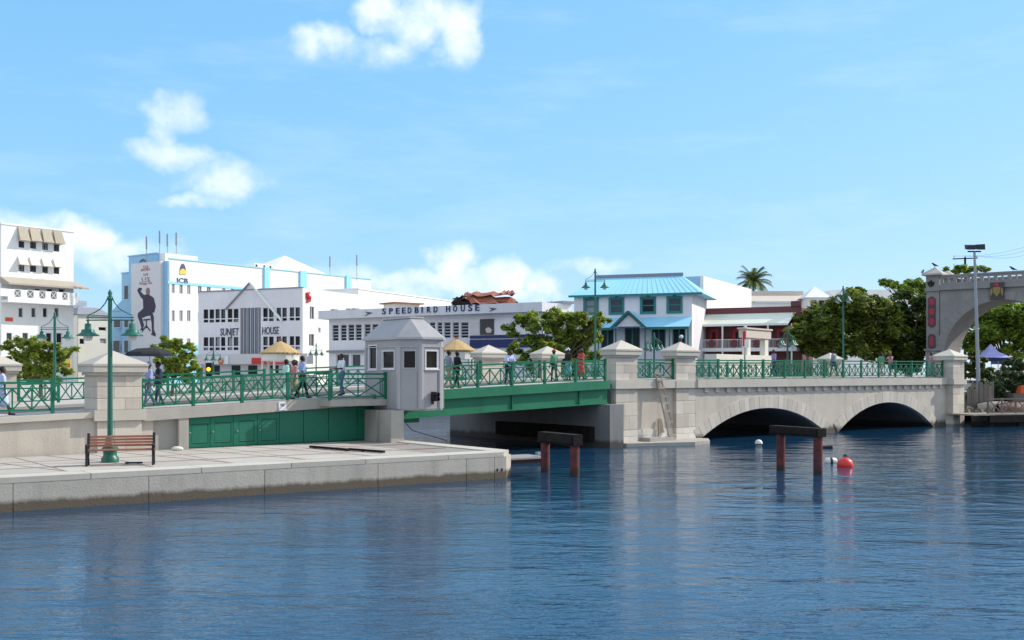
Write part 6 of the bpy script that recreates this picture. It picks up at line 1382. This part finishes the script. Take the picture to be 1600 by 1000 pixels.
# ------------------------------------------------------------------ people
def skinmat(n, c): defm(n, c, .6, .1, 6)
skinmat('skin', (.085, .045, .028)); skinmat('skin_mid', (.15, .08, .05)); defm('hair', (.012, .010, .009), .7, .2, 20)
for n_, c_ in dict(c_mint=(.42, .66, .58), c_blue=(.30, .36, .62), c_white=(.72, .74, .80), c_navy=(.03, .04, .09), c_black=(.02, .02, .022), c_grey=(.24, .27, .32), c_pale=(.50, .55, .80), c_purple=(.30, .20, .42), c_red=(.50, .06, .06), c_green=(.10, .28, .16), c_pink=(.50, .22, .25), c_tan=(.36, .28, .20), c_jean=(.10, .15, .26), c_teal=(.12, .34, .36)).items(): defm(n_, c_, .85, .2, 6, .2, 40)
def person(label, foot, facing, top, legs, skin='skin', H=1.72, stride=.25, arms=((.15, .1), (.15, -.1)), skirt=False, lean=0., hair='short', hat=None, seed=0, bent=None):
    """one continuous body (tapered limbs fused by a voxel remesh), coloured by region; arms: (swing fwd at shoulder, extra elbow bend)"""
    k = H/1.72; prim = []                        # (p, q, r0, r1, material index)
    TOP, LEG, SK, HA, SH = 0, 1, 2, 3, 4
    def V(x, y, z): return Vector((x, y, z))
    hip = V(0, 0, .90); ch = V(lean*.28, 0, 1.26); nk = V(lean*.42, 0, 1.46); hd = V(lean*.50+.015, 0, 1.60)
    prim += [(V(0, -.07, .93), V(0, .07, .93), .125, .125, LEG), (V(0, 0, .98), V(lean*.12, 0, 1.10), .135, .128, TOP), (V(lean*.12, -.04, 1.10), V(lean*.28, -.05, 1.30), .115, .13, TOP), (V(lean*.12, .04, 1.10), V(lean*.28, .05, 1.30), .115, .13, TOP),
             (V(lean*.36, -.15, 1.39), V(lean*.36, .15, 1.39), .075, .075, TOP), (V(lean*.38, 0, 1.40), nk+V(.01, 0, .05), .062, .056, SK)]
    prim += [(hd+V(-.01, 0, .02), hd+V(.0, 0, .03), .098, .098, HA), (hd+V(.025, 0, -.02), hd+V(.03, 0, .02), .082, .086, SK), (hd+V(.05, 0, -.08), hd+V(.04, 0, -.05), .055, .062, SK), (hd+V(.11, 0, -.02), hd+V(.122, 0, -.03), .014, .018, SK), (hd+V(.02, -.10, -.01), hd+V(.02, -.105, .01), .02, .02, SK), (hd+V(.02, .10, -.01), hd+V(.02, .105, .01), .02, .02, SK)]
    if hair == 'long': prim += [(hd+V(-.06, 0, .02), nk+V(-.07, 0, -.08), .10, .08, HA)]
    for s, ph in ((1, 1), (-1, -1)):
        st = stride*ph; kn = V(st*.5+.03, .085*s, .49); an = V(st-(.05 if st < 0 else 0), .085*s, .09 if st >= 0 else .13)
        lm = SK if skirt else LEG
        prim += [(V(0, .085*s, .88), kn, .088, .062, LEG), (kn, kn.lerp(an, .35), .060, .060, lm), (kn.lerp(an, .35), an, .060, .042, lm), (an+V(-.03, 0, -.04), an+V(.15, .01*s, -.05 if st >= 0 else -.07), .042, .034, SH)]
        sw, el_ = arms[0 if s > 0 else 1]; shd = V(lean*.36, .185*s, 1.385); d1 = V(sin(sw), .10*s, -cos(sw)).normalized(); eb = shd+d1*.28; a2 = sw+el_; d2 = V(sin(a2), -.02*s if abs(el_) > .8 else .05*s, -cos(a2)).normalized(); wr = eb+d2*.25
        prim += [(shd, eb, .056, .046, TOP), (eb, eb.lerp(wr, .2), .046, .042, SK), (eb.lerp(wr, .2), wr, .041, .029, SK), (wr, wr+d2*.09, .030, .040, SK)]
        sd = V(0, 1, 0)
        for f in range(4): q = wr+d2*.09+sd*(f-1.5)*.019; prim.append((q, q+d2*(.07, .085, .08, .06)[f]+V(.012, 0, 0), .010, .009, SK))
        prim.append((wr+d2*.03+sd*-.03*s, wr+d2*.09-sd*.055*s, .012, .010, SK))
    if skirt: prim += [(V(0, 0, .92), V(.02, 0, .62), .15, .20, LEG), (V(.02, -.06, .62), V(.03, -.06, .46), .16, .18, LEG), (V(.02, .06, .62), V(.03, .06, .46), .16, .18, LEG)]
    if hat: prim += [(hd+V(-.01, 0, .06), hd+V(0, 0, .10), .10, .07, 5), (hd+V(.08, 0, .06), hd+V(.15, 0, .05), .05, .04, 5)]
    b = MB()
    for p, q, r0, r1, mi in prim:
        b.ball(p, r0, 10, 6); b.ball(q, r1, 10, 6)
        if (q-p).length > 1e-4: b.tube([p, q], [r0, r1], 10)
    me = b.mesh('tmp', M['skin']); o = bpy.data.objects.new('tmp', me); COL.objects.link(o)
    md = o.modifiers.new('r', 'REMESH'); md.mode = 'VOXEL'; md.voxel_size = .017; md.use_smooth_shade = True
    sm_ = o.modifiers.new('s', 'SMOOTH'); sm_.factor = .4; sm_.iterations = 2
    dg = bpy.context.evaluated_depsgraph_get(); out = bpy.data.meshes.new_from_object(o.evaluated_get(dg)); bpy.data.objects.remove(o)
    ms = [M[top], M[legs], M[skin], M['hair'], M['c_black'], M[hat or 'c_black']]
    out.materials.clear()
    for m in ms: out.materials.append(m)
    idx = []
    for f in out.polygons:
        c = f.center; best = 9; bi = 0
        for p, q, r0, r1, mi in prim:
            d = q-p; L2 = d.length_squared; t = 0 if L2 < 1e-9 else max(0, min(1, (c-p).dot(d)/L2)); e = (c-p-d*t).length-(r0+(r1-r0)*t)
            if e < best: best = e; bi = mi
        if bi == HA and (c-hd).x > .05 and c.z < hd.z+.05: bi = SK
        idx.append(bi)
    out.polygons.foreach_set('material_index', idx); out.name = 'person'
    o = put('person', out, None, Matrix.Translation(foot) @ Matrix.Rotation(facing, 4, 'Z') @ Matrix.Scale(k, 4))
    return tag(o, label, 'person')
def on_deck(px, v): a = BR.along(px, v); return BR.w(a, v, zdeck(a)+.005)
R_, L_ = BA, BA+pi
person('person in pale blue clothing walking at the left edge of the picture', on_deck(3, 1.1), R_, 'c_pale', 'c_pale', stride=.28, skirt=True)
person('person in dark blue clothes walking under the black umbrella', on_deck(248, 2.0), L_, 'c_navy', 'c_navy', stride=.15, arms=((.3, 2.0), (.1, .1)))
person('person in grey-blue shirt beside the umbrella carrier', on_deck(233, 1.6), L_, 'c_blue', 'c_jean', stride=.2, hat='c_pale')
person('person in pale mint top and trousers walking past the doors', on_deck(447, .8), R_, 'c_mint', 'c_mint', H=1.66, stride=.3, arms=((.25, .3), (-.3, .25)))
person('person in dark pinkish top walking just behind the mint-clad walker', on_deck(460, 1.5), L_, 'c_pink', 'c_tan', H=1.62, stride=.2, skirt=True, hair='long')
person('person in blue shirt and dark trousers walking left of the white-shirted reader', on_deck(472, .8), R_, 'c_blue', 'c_black', H=1.78, stride=.3, arms=((.3, .3), (-.35, .3)))
person('person in white patterned shirt standing by the landing beside the booth', on_deck(534, .9), L_, 'c_white', 'c_jean', H=1.8, stride=.08, arms=((.3, 1.2), (.25, 1.25)))
person('person in grey shirt standing by the rail immediately right of the booth', on_deck(701, .9), R_, 'c_grey', 'c_tan', H=1.78, stride=.2, arms=((.3, .7), (.2, .5)))
person('person in black top with bare arms standing right of the grey-shirted person', on_deck(714, .9), R_, 'c_black', 'c_black', H=1.72, stride=.15, arms=((.35, .5), (.3, .5)))
person('person in pale blue shirt and black trousers leaning on the lift span rail', on_deck(794, .7), BA-pi/2, 'c_pale', 'c_black', H=1.72, stride=.08, arms=((.5, .9), (.5, .9)), lean=.35)
person('person in dark green shirt with red cap near the end of the lift span', on_deck(866, 2.2), BA+pi/2, 'c_green', 'c_black', H=1.66, stride=.12, hat='c_red')
person('person in black and white clothes near the end of the lift span', on_deck(888, 2.0), L_, 'c_black', 'c_teal', H=1.7, stride=.15, hat='c_white', skirt=True)
person('person in red dress beside the tall lamp at the lift span end', on_deck(908, 2.0), L_, 'c_red', 'c_red', H=1.7, stride=.2, skirt=True, hair='long', arms=((.5, 1.3), (.1, .3)))
person('person in purple top and dark trousers walking above the first arch', on_deck(1209, 1.0), BA+pi*.9, 'c_purple', 'c_navy', H=1.7, stride=.3, arms=((.3, .3), (-.3, .3)))
person('person in grey shirt walking away above the arches by the four-lantern lamp', on_deck(1303, 1.4), BA+pi/2, 'c_grey', 'c_navy', H=1.8, stride=.2)
person('person in lime shirt above the second arch', on_deck(1377, 3.0), R_, 'c_green', 'c_tan', H=1.7, stride=.25)
person('person in pink shirt with raised arms above the second arch', on_deck(1391, 2.6), L_, 'c_pink', 'c_navy', H=1.7, stride=.2, arms=((1.2, 1.4), (1.0, 1.6)))
person('person in red and grey shirt walking near the end pillar', on_deck(1455, 1.0), BA-pi/2, 'c_pink', 'c_grey', H=1.76, stride=.15, arms=((.2, .9), (.2, .9)))
# umbrella
p = on_deck(243, 2.0); T = thing('black_umbrella', 'open black umbrella held above two walkers by the left pillar', 'umbrella', p); q = at(233, 544, p.y); 
b = MB(); n = 16; r = 1.0; z1 = q.z+.02
b.lathe([(r, z1-.32), (r*.85, z1-.17), (r*.5, z1-.04), (.02, z1)], 8, (q.x, q.y, 0), sm=False); b.build('canopy', M['c_black'], T)
b = MB(); b.lathe([(r*1.005, z1-.325), (r*.93, z1-.25)], 8, (q.x, q.y, 0), sm=False); b.build('yellow_edge_print', M['c_navy'], T)
MB().tube([(q.x, q.y, z1+.08), (q.x+.05, q.y, z1-.95)], .012, 6).build('shaft', M['galv'], T)
